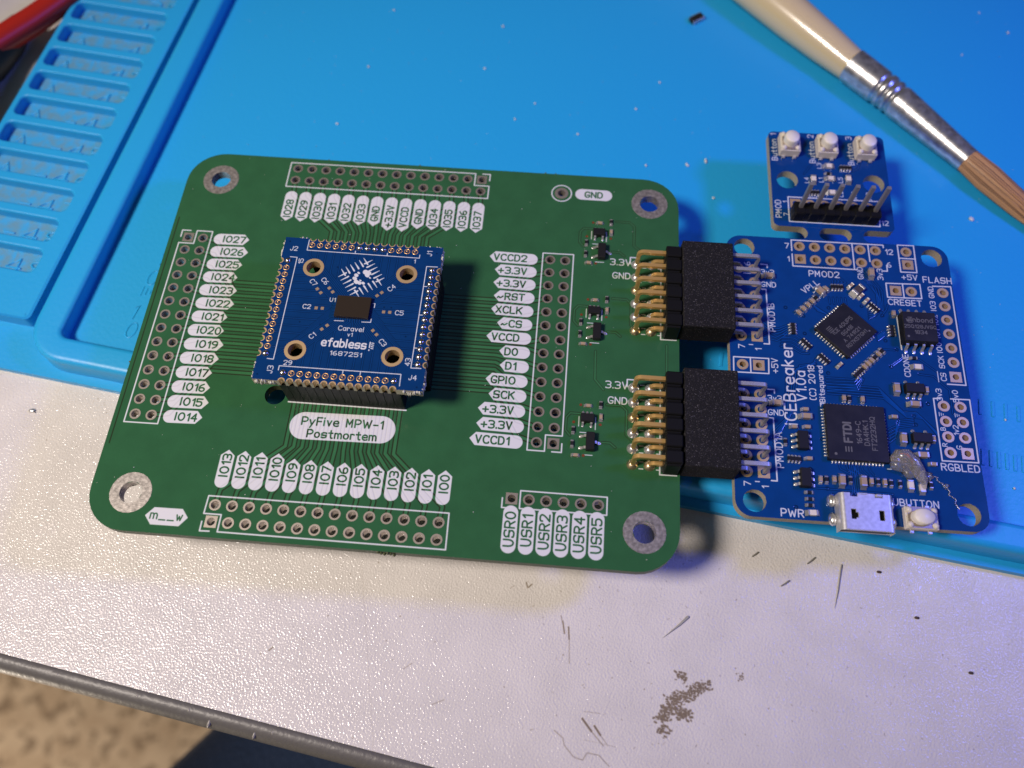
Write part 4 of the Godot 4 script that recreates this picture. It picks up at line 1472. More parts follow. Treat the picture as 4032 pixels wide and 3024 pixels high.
	# two right-angle pin headers
	for y in [0.0, 22.86]:
		var b := S()
		for k in 6:
			var z: float = -0.36 + y + 2.54 * k
			b.box(Vector3(82.05, 2.35, z), Vector3(2.5, 4.7, 1.95), 0.16)
			b.box(Vector3(82.05, 2.2, z), Vector3(2.2, 4.0, 2.535), 0.12)
		var h := obj("pin_header", [b, M.black_plastic], o)
		for k in 6:
			var z: float = -0.36 + y + 2.54 * k
			for r in [[76.52, 3.75], [79.1, 1.2]]:
				var s := S()
				var x: float = r[0]
				var yy: float = r[1]
				s.bar([Vector3(81.5, yy, z), Vector3(x + 0.75, yy, z), Vector3(x + 0.4, yy - 0.1, z), Vector3(x + 0.13, yy - 0.36, z), Vector3(x + 0.02, yy - 0.75, z), Vector3(x, -0.2, z)], Vector3.BACK, 0.62, 0.6)
				obj("gold_pin", [s, M.gold_pin], h)
				var j := S()
				j.lathe(Vector3(x, 0, z), [Vector2(0.9, 0.0), Vector2(0.84, 0.14), Vector2(0.66, 0.36), Vector2(0.46, 0.56), Vector2(0.3, 0.66), Vector2(0, 0.68)], 18, true)
				obj("solder_joint", [j, M.solder_gold if (k + int(x)) % 3 == 0 else M.solder], h)

	# three switch groups
	var cap := two_ended(1.0, 0.5, 0.35, M.cap_body)
	var res := two_ended(1.0, 0.5, 0.32, M.black_body)
	for g in 3:
		var s: float = [0.0, 15.45, 34.45][g]
		var d := Vector3(-0.3 * s / 20.0, 0, s)
		leaded(Vector3(2.05, 0.9, 1.3), [[-0.65, 1], [0.65, 1], [-0.65, -1], [0, -1], [0.65, -1]], 0.32, o, "transistor", P(70.0, 0, -6.0) + d * MM, 0, 0.65)
		leaded(Vector3(2.9, 0.95, 1.3), [[-0.95, -1], [0.95, -1], [0, 1]], 0.42, o, "transistor", P(70.6, 0, -2.2) + d * MM, 90, 0.95)
		var spots := [[70.1, -8.25, 0, 1], [72.0, -8.6, 90, 0], [72.1, -6.5, 90, 1], [67.95, -4.1, 90, 0], [67.9, -1.85, 90, 0], [68.5, 0.0, 0, 1]]
		for q in spots:
			inst("chip_capacitor" if q[3] else "chip_resistor", cap if q[3] else res, o, P(q[0], 0, q[1]) + d * MM, q[2])
		for q in V([68.95, -8.4, 68.0, -5.45, 72.05, -5.3, 69.7, -0.1]):
			var v := Shape.new()
			v.lathe(Vector3.ZERO, [Vector2(0.24, 0.0), Vector2(0.22, 0.03), Vector2(0.1, 0.03), Vector2(0.0, 0.01)], 12)
			inst("via", made([v, M.copper]), o, P(q.x, 0, q.y) + d * MM)


# one white tag with its dark writing; a is the round end's centre, b the tip (or, when both ends are round, the other centre)
func tag_print(pr: Print, a: Vector2, b: Vector2, half: float, t: String, cap: float, ang: float, both := false) -> void:
	var d := (b - a).normalized()
	var n := Vector2(-d.y, d.x) * half
	if both:
		pr.seg(a, b, half)
	else:
		var e := b - d * half * 0.85
		pr.seg(a, a, half)
		pr.poly([a + n, e + n, b, e - n, a - n])
	if t:
		write(pr, t, (a + b) * 0.5, cap, 0.25, ang, 0.5, 1)


# ---------------------------------------------------------------- the blue module on top
func blue_module() -> void:
	var H := 7.72
	var o := thing("plug_in_module", "small square blue module with dark bare chip and gold holes, plugged onto the green board", "circuit board", Vector3(32.42, H - 1.6, 16.42))
	o.rotation_degrees.y = -0.267
	# its own axes: top face at height H
	var c2 := Vector2(32.42, 16.42).rotated(deg_to_rad(-0.267))
	origin = Vector3(c2.x, H - 1.6, c2.y)
	var R := Rect2(19.8, 3.85, 25.3, 25.2)
	var pr := Print.new(R, 24.0)
	var rows := [[Vector2(24.23, 5.01), Vector2(1.27, 0)], [Vector2(20.99, 8.27), Vector2(0, 1.27)], [Vector2(24.22, 27.74), Vector2(1.27, 0)], [Vector2(43.87, 8.25), Vector2(0, 1.27)]]
	# tracks from the chip to each row
	for s in 4:
		for k in 14:
			var p: Vector2 = rows[s][0] + rows[s][1] * k
			var q: Vector2
			var run: Array
			if s == 0 or s == 2:
				q = Vector2(30.4 + 0.36 * k, 14.4 if s == 0 else 17.9)
				var way := 1.0 if s == 0 else -1.0
				var dx := absf(q.x - p.x)
				run = [p, Vector2(p.x, q.y - way * (0.5 + minf(dx, 7.5) + 0.12 * absf(k - 6.5))), Vector2(q.x, q.y - way * 0.5), q]
			else:
				q = Vector2(30.2 if s == 1 else 35.2, 14.3 + 0.26 * k)
				var way := 1.0 if s == 1 else -1.0
				var dy := absf(q.y - p.y)
				run = [p, Vector2(q.x - way * (0.6 + minf(dy, 7.0)), p.y), Vector2(q.x - way * 0.6, q.y), q]
			pr.line(run, 0.17, 2)
			pr.line(run, 0.085, 3)
	for p in V([31.4, 7.0, 29.0, 8.8, 30.2, 16.5, 28.2, 19.2, 35.4, 11.6, 22.1, 12.8, 41.4, 20.2, 25.0, 19.0, 37.4, 15.4, 38.5, 15.4, 33.2, 12.9, 20.6, 4.6, 44.2, 5.0, 20.5, 28.2, 44.2, 28.4]):
		pr.seg(p, p, 0.14, 2)
	# white lines beside the pin rows
	var w := 0.07
	pr.line(V([23.6, 4.1, 23.6, 6.05, 41.55, 6.1, 41.55, 5.5]), w)
	pr.line(V([31.3, 5.6, 31.3, 6.05]), w)
	pr.line(V([36.4, 5.6, 36.4, 6.05]), w)
	pr.line(V([21.2, 7.5, 22.3, 7.52, 22.35, 25.6, 21.4, 25.55]), w)
	pr.line(V([23.45, 27.3, 23.45, 26.6, 41.6, 26.5, 41.65, 28.4]), w)
	pr.line(V([33.0, 26.6, 33.0, 27.1]), w)
	pr.line(V([35.6, 26.6, 35.6, 27.1]), w)
	pr.line(V([44.6, 7.5, 42.9, 7.55, 42.9, 25.35, 44.4, 25.3]), w)
	pr.line(V([43.0, 11.2, 43.4, 11.2]), w)
	pr.line(V([43.0, 16.3, 43.4, 16.3]), w)
	pr.line(V([43.0, 22.0, 43.4, 22.0]), w)
	# chip corner marks
	pr.line(V([30.2, 18.35, 31.6, 18.3]), w)
	pr.line(V([34.4, 18.25, 35.75, 18.2, 35.75, 17.6]), w)
	pr.line(V([35.6, 14.9, 35.9, 14.9, 35.9, 15.6]), w)
	pr.seg(Vector2(30.25, 14.0), Vector2(30.25, 14.0), 0.14)
	# emblem: a die with pins round a globe
	var ax := Vector2(0.81, -0.59)
	var bx := Vector2(0.6, 0.8)
	var mid := Vector2(33.0, 10.35)
	for k in 6:
		var t := (k - 2.5) * 0.78
		for s in [-1.0, 1.0]:
			for half in 4:
				var r0 := 1.62 + half * 0.33
				pr.seg(mid + ax * t + bx * s * r0, mid + ax * (t + 0.03) + bx * s * (r0 + 0.33), 0.135 - 0.026 * half)
				pr.seg(mid + bx * t + ax * s * r0, mid + bx * (t + 0.03) + ax * s * (r0 + 0.33), 0.135 - 0.026 * half)
	for q in [[33.5, 9.35, 0.42], [33.9, 9.45, 0.4], [33.8, 9.9, 0.3], [32.1, 10.0, 0.28], [31.95, 10.6, 0.3], [32.3, 11.2, 0.34], [32.8, 11.35, 0.28], [33.4, 11.35, 0.22], [32.4, 9.55, 0.16], [32.9, 10.9, 0.12], [34.3, 10.3, 0.12]]:
		pr.seg(Vector2(q[0], q[1]), Vector2(q[0] + 0.15, q[1] + 0.1), q[2])
	write(pr, "Caravel", Vector2(33.0, 19.55), 0.74, 0.12)
	write(pr, "v1", Vector2(33.0, 20.55), 0.6, 0.11)
	write(pr, "efabless", Vector2(32.35, 22.1), 1.3, 0.25, -0.5, 0.5, 0, 0.83)
	pr.line(V([36.25, 21.6, 36.25, 22.5]), 0.09)
	pr.line(V([36.25, 22.9, 36.25, 22.95]), 0.11)
	for q in [21.7, 22.0, 22.3, 22.6]:
		pr.line([Vector2(36.5, q), Vector2(36.8, q + 0.05)], 0.08)
	write(pr, "1687251", Vector2(32.9, 23.85), 0.66, 0.12, -0.5, 0.5, 0, 1.25)
	for q in [["J2", 21.5, 5.9, 0.75, 0], ["J1", 43.05, 5.1, 0.75, 90], ["J3", 22.2, 27.3, 0.8, 90], ["J4", 43.4, 26.9, 0.75, 0], ["15", 23.05, 8.2, 0.7, 90], ["1", 40.9, 6.75, 0.65, 0], ["29", 24.6, 26.0, 0.72, 0], ["43", 42.3, 24.4, 0.72, 90], ["U1", 29.3, 14.75, 0.65, 0], ["C2", 25.55, 16.25, 0.72, 0], ["C1", 27.35, 21.2, 0.72, 45], ["C7", 25.75, 11.9, 0.72, -45], ["C6", 27.5, 11.5, 0.72, -45], ["C4", 38.0, 11.9, 0.72, 45], ["C5", 39.85, 16.2, 0.75, 0], ["C3", 38.1, 21.5, 0.72, -45]]:
		write(pr, q[0], Vector2(q[1], q[2]), q[3], 0.12, q[4])
	M.module = printed(pr, Color(0.003, 0.034, 0.135), Color(0.002, 0.018, 0.07), Color(0.62, 0.62, 0.66), 23, 0.1, 0.05, 1.12)

	var mounts := V([25.25, 9.2, 40.0, 9.25, 25.27, 23.85, 39.9, 23.75])
	var up := S(R)
	up.xf.origin.y += H
	var side := S()
	side.xf.origin.y += H
	var low := S()
	low.xf.origin.y += H
	# half-round bites along the four edges
	var open := []
	for k in 14:
		open.append(Rect2(24.23 + 1.27 * k - 0.5, 3.85, 1.0, 0.55))
		open.append(Rect2(24.22 + 1.27 * k - 0.5, 29.05 - 0.55, 1.0, 0.55))
		open.append(Rect2(19.8, 8.27 + 1.27 * k - 0.5, 0.55, 1.0))
		open.append(Rect2(45.1 - 0.55, 8.25 + 1.27 * k - 0.5, 0.55, 1.0))
	sheet(up, low, side, R, 0.0, hole_list(mounts, 1.15, 1.6), -1.6, 0.0, open)
	var metal := Shape.new()
	metal.xf.origin = side.xf.origin
	for r in open:
		var horizontal: bool = r.size.x > 0.8
		var c: Vector2 = r.get_center()
		var n := Vector2(0, 1) if horizontal else Vector2(1, 0)
		if c.y > 28 or c.x > 44.5:
			n = -n
		var edge := c - n * 0.275
		var t := Vector2(-n.y, n.x)
		var pin := PackedVector2Array()
		var pout := PackedVector2Array()
		var plate := PackedVector2Array()
		for k in 13:
			var a := PI * k / 12.0
			var d := Vector2(cos(a), sin(a))
			var kk := minf(0.5 / maxf(absf(d.x), 1e-9), 0.55 / maxf(absf(d.y), 1e-9))
			pin.append(edge + t * d.x * 0.4 + n * d.y * 0.4)
			pout.append(edge + t * d.x * kk + n * d.y * kk)
			plate.append(edge + t * d.x * 0.39 + n * d.y * 0.39)
		for k in 12:
			for f in [[up, 0.0, Vector3.UP], [low, -1.6, Vector3.DOWN]]:
				f[0].quad(Vector3(pin[k].x, f[1], pin[k].y), Vector3(pin[k + 1].x, f[1], pin[k + 1].y), Vector3(pout[k + 1].x, f[1], pout[k + 1].y), Vector3(pout[k].x, f[1], pout[k].y), f[2])
			var nn := (edge - (plate[k] + plate[k + 1]) * 0.5).normalized()
			metal.quad(Vector3(plate[k].x, -1.6, plate[k].y), Vector3(plate[k + 1].x, -1.6, plate[k + 1].y), Vector3(plate[k + 1].x, 0.03, plate[k + 1].y), Vector3(plate[k].x, 0.03, plate[k].y), Vector3(nn.x, 0, nn.y))
			# thin plated lip on the top face
			var l0 := edge + (plate[k] - edge) * 1.35
			var l1 := edge + (plate[k + 1] - edge) * 1.35
			metal.quad(Vector3(plate[k].x, 0.03, plate[k].y), Vector3(plate[k + 1].x, 0.03, plate[k + 1].y), Vector3(l1.x, 0.03, l1.y), Vector3(l0.x, 0.03, l0.y), Vector3.UP)
	# straight edge pieces between the bites
	for q in [[24.23, 19.8, 45.1, 3.85, true, -1.0], [24.22, 19.8, 45.1, 29.05, true, 1.0], [8.27, 3.85, 29.05, 19.8, false, -1.0], [8.25, 3.85, 29.05, 45.1, false, 1.0]]:
		var cuts := [q[1]]
		for k in 14:
			cuts.append_array([q[0] + 1.27 * k - 0.4, q[0] + 1.27 * k + 0.4])
		cuts.append(q[2])
		for i in range(0, cuts.size(), 2):
			if q[4]:
				side.quad(Vector3(cuts[i], -1.6, q[3]), Vector3(cuts[i + 1], -1.6, q[3]), Vector3(cuts[i + 1], 0, q[3]), Vector3(cuts[i], 0, q[3]), Vector3(0, 0, q[5]))
			else:
				side.quad(Vector3(q[3], -1.6, cuts[i]), Vector3(q[3], -1.6, cuts[i + 1]), Vector3(q[3], 0, cuts[i + 1]), Vector3(q[3], 0, cuts[i]), Vector3(q[5], 0, 0))
	obj("board_panel", [up, M.module, side, M.fr4_pale, low, M.module_low], o)
	var cm := obj("edge_plating", [metal, M.gold_pad], o)
	tag(cm, "", "", "", "stuff")
	# fibrous broken edges near the corners
	for q in [[20.0, 3.8, 23.2, 3.8], [42.2, 3.8, 44.9, 3.8], [19.75, 4.2, 19.75, 7.4], [45.15, 4.2, 45.15, 7.4], [19.75, 26.2, 19.75, 28.8], [45.15, 26.4, 45.15, 28.8], [20.0, 29.1, 23.2, 29.1], [42.2, 29.1, 44.9, 29.1]]:
		var b := S()
		b.xf.origin.y += H
		for k in 8:
			var p := Vector2(q[0], q[1]).lerp(Vector2(q[2], q[3]), (k + 0.5) / 8.0)
			b.lump(Vector3(p.x + rng.randf_range(-0.09, 0.09), rng.randf_range(-1.0, -0.3), p.y + rng.randf_range(-0.09, 0.09)), Vector3(0.2, rng.randf_range(0.35, 0.6), 0.2), 0.8, M.n3, 7, 5)
		obj("broken_edge", [b, M.fibre], o)
	# pin rows: gold cups, some filled with grey solder
	var cup := Shape.new()
	cup.lathe(Vector3.ZERO, [Vector2(0.5, 0.0), Vector2(0.48, 0.04), Vector2(0.36, 0.04), Vector2(0.33, -0.4), Vector2(0.15, -0.4), Vector2(0.15, 0.06), Vector2(0.12, 0.2), Vector2(0, 0.22)], 16, true)
	var cup_m := made([cup, M.gold_cup])
	var drop := Shape.new()
	drop.lathe(Vector3.ZERO, [Vector2(0.52, 0.0), Vector2(0.5, 0.12), Vector2(0.38, 0.3), Vector2(0.2, 0.42), Vector2(0, 0.45)], 16, true)
	var drop_m := made([drop, M.solder_ball])
	for s in 4:
		for k in 14:
			var p: Vector2 = rows[s][0] + rows[s][1] * k
			var soldered: bool = s == 3 or (s == 0 and k >= 6 and k <= 9) or (s == 1 and (k == 0 or k == 13)) or (s == 2 and (k == 0 or k == 13))
			inst("solder_joint" if soldered else "pin_cup", drop_m if soldered else cup_m, o, P(p.x, H, p.y))
	var eye := round_pad(1.66, 1.12, 1.62)
	for p in mounts:
		inst("mounting_eyelet", made([eye, M.gold_ring]), o, P(p.x, H, p.y))
	# bare chip
	var die := S()
	die.xf.origin.y += H
	die.box(Vector3(32.75, 0.34, 16.05), Vector3(5.25, 0.56, 3.65), 0.025)
	obj("bare_chip", [die, M.die], o)
	var nub := Shape.new()
	nub.box(Vector3(0, 0.02, 0), Vector3(0.5, 0.07, 0.5), 0.02)
	var nub_m := made([nub, M.tin_tan])
	for q in V([27.05, 16.42, 28.0, 16.41, 28.59, 20.01, 29.29, 19.31, 26.59, 13.04, 27.25, 13.68, 28.42, 12.74, 29.07, 13.39, 36.01, 13.48, 36.64, 12.87, 37.45, 16.27, 38.4, 16.25, 36.33, 19.61, 36.99, 20.26]):
		inst("bare_pad", nub_m, o, P(q.x, H, q.y), 0 if absf(q.y - 16.35) < 0.2 else 45)
	# short pins between the module and its sockets
	for s in 4:
		var b := S()
		b.xf.origin.y += H
		for k in 14:
			var p: Vector2 = rows[s][0] + rows[s][1] * k
			b.box(Vector3(p.x, -1.75, p.y), Vector3(0.3, 0.34, 0.3))
		obj("pin_row", [b, M.gold_pad], o)


# ---------------------------------------------------------------- the blue development board with its snap-off button board
func dev_board() -> void:
	var o := thing("blue_development_board", "blue development board with usb socket, two black sockets and a snap-off three-button corner", "circuit board", Vector3(0, 0, 0))
	o.transform = Transform3D(Basis(Vector3(0.999967, -0.000984, -0.00802), Vector3(0.001212, 0.999595, 0.028442), Vector3(0.007989, -0.028451, 0.999563)).orthonormalized(), Vector3(103.878, LIFT + 0.07, -6.172) * MM)
	# base of the thing: the middle of its underside
	origin = Vector3(6.2, -1.6, 15.0)
	o.position += o.basis * (origin * MM)
	var R := Rect2(-12.3, -24.4, 37.0, 71.9)
	var pr := Print.new(R, 22.0)
	var p2 := row(6, Vector2(0, 0), Vector2(2.54, 0)) + row(6, Vector2(0, 2.54), Vector2(2.54, 0))
	var v5 := V([17.81, -0.07, 17.81, 2.47])
	var creset := V([15.24, 7.61, 17.78, 7.61])
	var flash := row(7, Vector2(22.9, 7.49), Vector2(0, 2.54))
	var v5b := V([-10.37, 22.83, -7.83, 22.83])
	var rgb := row(4, Vector2(20.37, 27.83), Vector2(0, 2.54)) + row(4, Vector2(22.91, 27.83), Vector2(0, 2.54))
	var corners := V([-9.25, 0.8, 21.9, 0.9, -9.4, 45.05, 21.75, 44.95])
	var pads := p2 + v5 + creset + flash + v5b + rgb

	# tracks: dark gaps either side of each line
	var runs := []
	for k in 5:
		var f := k * 0.55
		runs.append(V([-4.2 + f * 0.2, 19.2 - f, -2.6 + f * 0.4, 19.2 - f, -1.0 + f * 0.3, 20.2 - f, 0.2, 20.2 - f]))
		runs.append(V([-7.8, 14.0 + f * 1.6, -5.6 + f * 0.4, 16.0 + f, -4.4 + f * 0.4, 16.0 + f * 0.6, -2.8, 15.2 + f * 0.6]))
		runs.append(V([2.2 + f, 3.6, 5.0 + f, 6.2 + f * 0.2, 5.0 + f * 0.6, 7.0]))
		runs.append(V([8.0 + f, 3.4, 10.8 + f, 6.4 + f * 0.6, 12.0 + f * 0.4, 8.4 + f, 12.0 + f * 0.4, 11.5]))
		runs.append(V([-6.2, 36.0 - f, -4.2 + f * 0.5, 32.4 - f * 0.8, -3.6 + f, 24.6 - f, -1.4 + f, 22.8 - f * 0.4, 1.2, 22.8 - f * 0.8]))
		runs.append(V([2.6, 24.2 + f, 6.8 + f * 0.3, 24.2 + f * 0.8, 8.0 + f * 0.2, 23.4 + f * 0.3]))
		runs.append(V([2.6, 25.2 + f * 0.8, 10.6 + f * 0.3, 25.4 + f * 0.8, 14.0 + f * 0.2, 29.2 + f * 0.4, 16.0 + f * 0.4, 29.2 + f * 0.4, 19.0, 32.4 + f * 0.3]))
		runs.append(V([11.2, 34.6 - f, 12.4 + f * 0.3, 33.6 - f, 12.6 + f * 0.3, 32.0 - f * 0.6, 15.4, 31.4 - f * 0.5]))
		runs.append(V([3.4 + f * 2.0, 38.4, 3.6 + f * 2.0, 39.2, 5.0 + f * 1.6, 39.9]))
		runs.append(V([5.0 + f * 0.55, 38.4, 5.1 + f * 0.55, 43.4]))
		runs.append(V([11.4, 16.2 + f * 0.4, 12.6, 15.2 + f * 0.4, 13.2, 15.2 + f * 0.5]))
		runs.append(V([4.2 + f * 1.2, 9.6, 4.3 + f * 1.2, 10.8]))
		runs.append(V([1.2 + f * 0.4, 10.9 + f * 0.6, 2.8 + f * 0.5, 12.2 + f * 0.3]))
		runs.append(V([10.4, 13.2 - f * 0.7, 11.4 + f * 0.3, 12.6 - f * 0.3]))
	runs.append(V([12.4, 12.6, 13.4, 11.2, 13.6, 10.4]))
	runs.append(V([12.0, 18.6, 14.0, 18.6]))
	runs.append(V([13.0, 21.6, 15.0, 20.0, 17.6, 20.0, 20.8, 22.6]))
	runs.append(V([17.2, 22.6, 19.4, 22.8, 21.6, 25.0, 21.6, 29.0]))
	runs.append(V([2.2, 43.2, 2.2, 47.2]))
	runs.append(V([-2.6, 42.4, 11.0, 42.6]))
	runs.append(V([3.4, -17.6, 1.8, -15.2]))
	runs.append(V([8.8, -15.4, 11.4, -17.0, 11.8, -18.2]))
	for r in runs:
		pr.line(r, 0.19, 2)
	for r in runs:
		pr.line(r, 0.075, 3)
	for p in V([-3.0, 12.0, -0.2, 16.6, -0.2, 13.4, 12.6, 12.4, 12.6, 17.0, 13.0, 21.6, 14.2, 18.5, 18.0, 27.6, 15.6, 29.8, 15.7, 31.2, 3.0, 23.4, 1.2, 34.6, 1.6, 36.4, 9.8, 43.0, 8.2, 43.0, 4.0, 11.6, 9.4, 10.9, -0.9, 39.5, 1.4, 42.4, -3.4, 45.6]):
		pr.ring(p, 0.24, 0.09, 2)
	var w := 0.11
	pr.line(V([-1.3, 0.9, -1.3, -1.2, 14.1, -1.2, 14.1, -0.7]), w)
	pr.line(V([-1.3, 1.6, -1.3, 3.95, 9.3, 3.95]), w)
	pr.line(V([8.9, -1.2, 8.9, 3.95]), w)
	pr.line(V([11.55, -1.2, 11.6, 2.2]), w)
	pr.line(V([14.3, 2.8, 14.3, 3.9, 13.6, 3.9]), w)
	pr.loop(V([16.5, -1.4, 19.2, -1.45, 19.15, 3.85, 16.5, 3.9]), w)
	pr.line(V([16.5, 1.2, 19.2, 1.2]), w)
	pr.loop(V([13.8, 6.25, 19.35, 6.1, 19.35, 8.8, 13.8, 8.9]), w)
	pr.line(V([16.5, 6.2, 16.5, 8.85]), w)
	pr.line(V([21.4, 6.3, 24.35, 6.2, 24.3, 24.0, 21.45, 24.0]), w)
	pr.line(V([20.0, 26.55, 18.95, 26.6, 18.95, 36.8, 24.35, 36.75, 24.5, 26.45, 21.6, 26.5]), w)
	pr.loop(V([-11.75, 21.55, -6.2, 21.5, -6.3, 24.15, -11.8, 24.2]), w)
	pr.line(V([-9.1, 21.5, -9.1, 24.15]), w)
	for y in [0.0, 22.86]:
		pr.line(V([-6.6, 4.0 + y, -5.6, 4.0 + y, -5.6, 4.6 + y]), w)
		pr.line(V([-6.7, 8.8 + y, -6.0, 8.8 + y, -5.95, 18.9 + y, -6.8, 18.9 + y]), w)
		write(pr, "3v3", Vector2(-5.6, 5.55 + y - 0.1), 0.85, 0.14)
		write(pr, "GND", Vector2(-5.55, 7.85 + y), 0.9, 0.15)
		write(pr, "7", Vector2(-10.4, 19.6 + y), 0.95, 0.16, 90)
		write(pr, "1", Vector2(-7.75, 20.0 + y), 0.95, 0.16, 90)
		pr.line([Vector2(-9.2, 19.2 + y), Vector2(-8.6, 19.2 + y)], 0.08)
		pr.line([Vector2(-9.6, 5.9 + y), Vector2(-8.4, 5.9 + y)], 0.07)
	write(pr, "6", Vector2(-8.9, 4.0), 0.9, 0.15, 90)
	write(pr, "PMOD1B", Vector2(-5.35, 14.0), 0.95, 0.16, 90)
	write(pr, "PMOD1A", Vector2(-5.4, 36.8), 1.05, 0.17, 90)
	write(pr, "PMOD2", Vector2(3.75, 5.2), 1.05, 0.17)
	write(pr, "7", Vector2(-2.1, 0.0), 0.95, 0.16)
	write(pr, "1", Vector2(-2.0, 2.6), 0.95, 0.16)
	write(pr, "12", Vector2(14.95, 0.1), 0.95, 0.16)
	write(pr, "6", Vector2(14.7, 2.65), 0.9, 0.15)
	write(pr, "GND", Vector2(9.75, 4.6), 0.85, 0.14, 90)
	write(pr, "3v3", Vector2(13.0, 4.6), 0.85, 0.14, 90)
	write(pr, "+5V", Vector2(17.8, 4.85), 0.95, 0.16)
	write(pr, "+5V", Vector2(-5.3, 22.7), 0.95, 0.16, 90)
	write(pr, "VPLL", Vector2(1.3, 7.75), 0.95, 0.16, 38)
	write(pr, "CRESET", Vector2(16.5, 9.75), 1.0, 0.17)
	write(pr, "FLASH", Vector2(22.3, 5.1), 1.05, 0.17)
	for q in [["GND", 7.5], ["IO3", 10.05], ["IO2", 12.6], ["IO1", 15.1], ["IO0", 17.65], ["SCK", 20.2], ["CS", 22.8]]:
		write(pr, q[0], Vector2(21.0, q[1]), 0.8, 0.14, 90)
	pr.line(V([20.15, 21.9, 20.15, 23.7]), 0.07)
	write(pr, "CDONE", Vector2(15.45, 21.2), 0.85, 0.14, 90)
	write(pr, "3v3", Vector2(19.9, 25.9), 0.8, 0.14, 90)
	write(pr, "5v0", Vector2(22.4, 26.0), 0.8, 0.14, 90)
	write(pr, "B", Vector2(19.75, 31.6), 0.7, 0.13, 90)
	write(pr, "R", Vector2(19.7, 34.2), 0.7, 0.13, 90)
	write(pr, "1v2", Vector2(21.7, 31.7), 0.75, 0.13, 90)
	write(pr, "G", Vector2(21.8, 34.5), 0.75, 0.13, 90)
	for x in [19.8, 22.2]:
		pr.line([Vector2(x - 0.3, 28.9), Vector2(x - 0.3, 29.5)], 0.06)
		pr.line([Vector2(x, 29.0), Vector2(x, 29.4)], 0.06)
		pr.line([Vector2(x + 0.3, 29.1), Vector2(x + 0.3, 29.3)], 0.06)
	write(pr, "RGBLED", Vector2(21.5, 37.75), 1.05, 0.17)
	write(pr, "iCEBreaker", Vector2(-3.3, 25.6), 1.75, 0.27, 90)
	write(pr, "V1.0a", Vector2(-1.4, 25.9), 1.45, 0.23, 90)
	write(pr, "(C) 2018", Vector2(0.35, 25.2), 0.95, 0.16, 90)
	write(pr, "1Bitsquared", Vector2(1.75, 25.6), 0.78, 0.14, 90)
	write(pr, "PWR", Vector2(-4.0, 46.5), 1.1, 0.19)
	write(pr, "UBUTTON", Vector2(14.2, 43.75), 1.0, 0.16)
	# print round the chips
	pr.line(V([14.9, 12.2, 15.0, 18.4]), 0.12)
	pr.line(V([1.9, 28.6, 1.4, 28.6, 1.4, 29.2]), 0.07)
	pr.line(V([10.6, 38.7, 11.2, 38.7, 11.2, 38.1]), 0.07)
	# the button corner
	write(pr, "Button 1", Vector2(-3.15, -20.9), 0.95, 0.15, 90)
	write(pr, "Button 2", Vector2(3.5, -20.9), 0.95, 0.15, 90)
	write(pr, "Button 3", Vector2(10.3, -20.9), 0.95, 0.15, 90)
	write(pr, "PMOD", Vector2(-3.1, -7.5), 0.95, 0.15, 90)
	write(pr, "1", Vector2(-1.8, -9.0), 0.8, 0.13, 90)
	write(pr, "7", Vector2(-1.8, -6.4), 0.8, 0.13, 90)
	write(pr, "12", Vector2(14.9, -5.7), 0.9, 0.14)
	for q in [["L3", 4.6, -17.2], ["L4", 2.2, -13.9], ["L1", 4.7, -14.1], ["L5", 8.1, -14.3], ["L2", 7.9, -11.3]]:
		write(pr, q[0], Vector2(q[1], q[2]), 0.72, 0.12, 90)
	write(pr, "GND", Vector2(10.2, -11.0), 0.75, 0.12, 90)
	write(pr, "3v3", Vector2(12.7, -11.0), 0.75, 0.12, 90)
	pr.loop(V([-1.3, -10.1, 14.25, -10.15, 14.0, -4.95, -1.35, -4.98]), w)
	M.blue = printed(pr, Color(0.0028, 0.044, 0.20), Color(0.002, 0.018, 0.075), Color(0.62, 0.62, 0.66), 37, 0.1, 0.05, 1.2)

	# main panel
	var R1 := Rect2(-12.3, -1.5, 36.95, 49.0)
	var up := S(R)
	var side := S()
	var low := S()
	sheet(up, low, side, R1, 2.5, hole_list(pads, 0.52, 0.93) + hole_list(corners, 1.72, 2.1), -1.6, 0.0)
	obj("board_panel", [up, M.blue, side, M.fr4, low, M.blue_low], o)
	# snap-off panel and the two webs that still hold it
	var up2 := S(R)
	var side2 := S()
	var low2 := S()
	sheet(up2, low2, side2, Rect2(-4.05, -24.35, 20.5, 20.4), 1.0, hole_list(V([-1.2, -13.75, 13.8, -13.85]), 1.85, 2.2), -1.6, 0.0)
	var bb := obj("button_panel", [up2, M.blue, side2, M.fr4, low2, M.blue_low], o)
	for x in [2.6, 10.0]:
		var ws := S()
		var half := PackedVector2Array()
		half.append_array(arc(Vector2(x - 2.2, -2.72), 1.22, -90, 90, 8))
		half.reverse()
		half.append_array(arc(Vector2(x + 2.2, -2.72), 1.22, 270, 90, 8))
		half.reverse()
		var only := S(R)
		var ids := Geometry2D.triangulate_polygon(half)
		for i in range(0, ids.size(), 3):
			only.tri(Vector3(half[ids[i]].x, 0, half[ids[i]].y), Vector3(half[ids[i + 1]].x, 0, half[ids[i + 1]].y), Vector3(half[ids[i + 2]].x, 0, half[ids[i + 2]].y), Vector3.UP, Vector3.UP, Vector3.UP)
		ws.wall(half, -1.6, 0.0)
		obj("snap_off_web", [only, M.blue, ws, M.fr4], o)
	var round_m := made([round_pad(0.92, 0.5), M.gold_pad])
	var square_m := made([square_pad(0.9, 0.5), M.gold_pad])
	for p in pads:
		inst("pad", square_m if p in [p2[6], v5[1], creset[0], flash[6], v5b[1], rgb[7]] else round_m, o, P(p.x, 0, p.y))

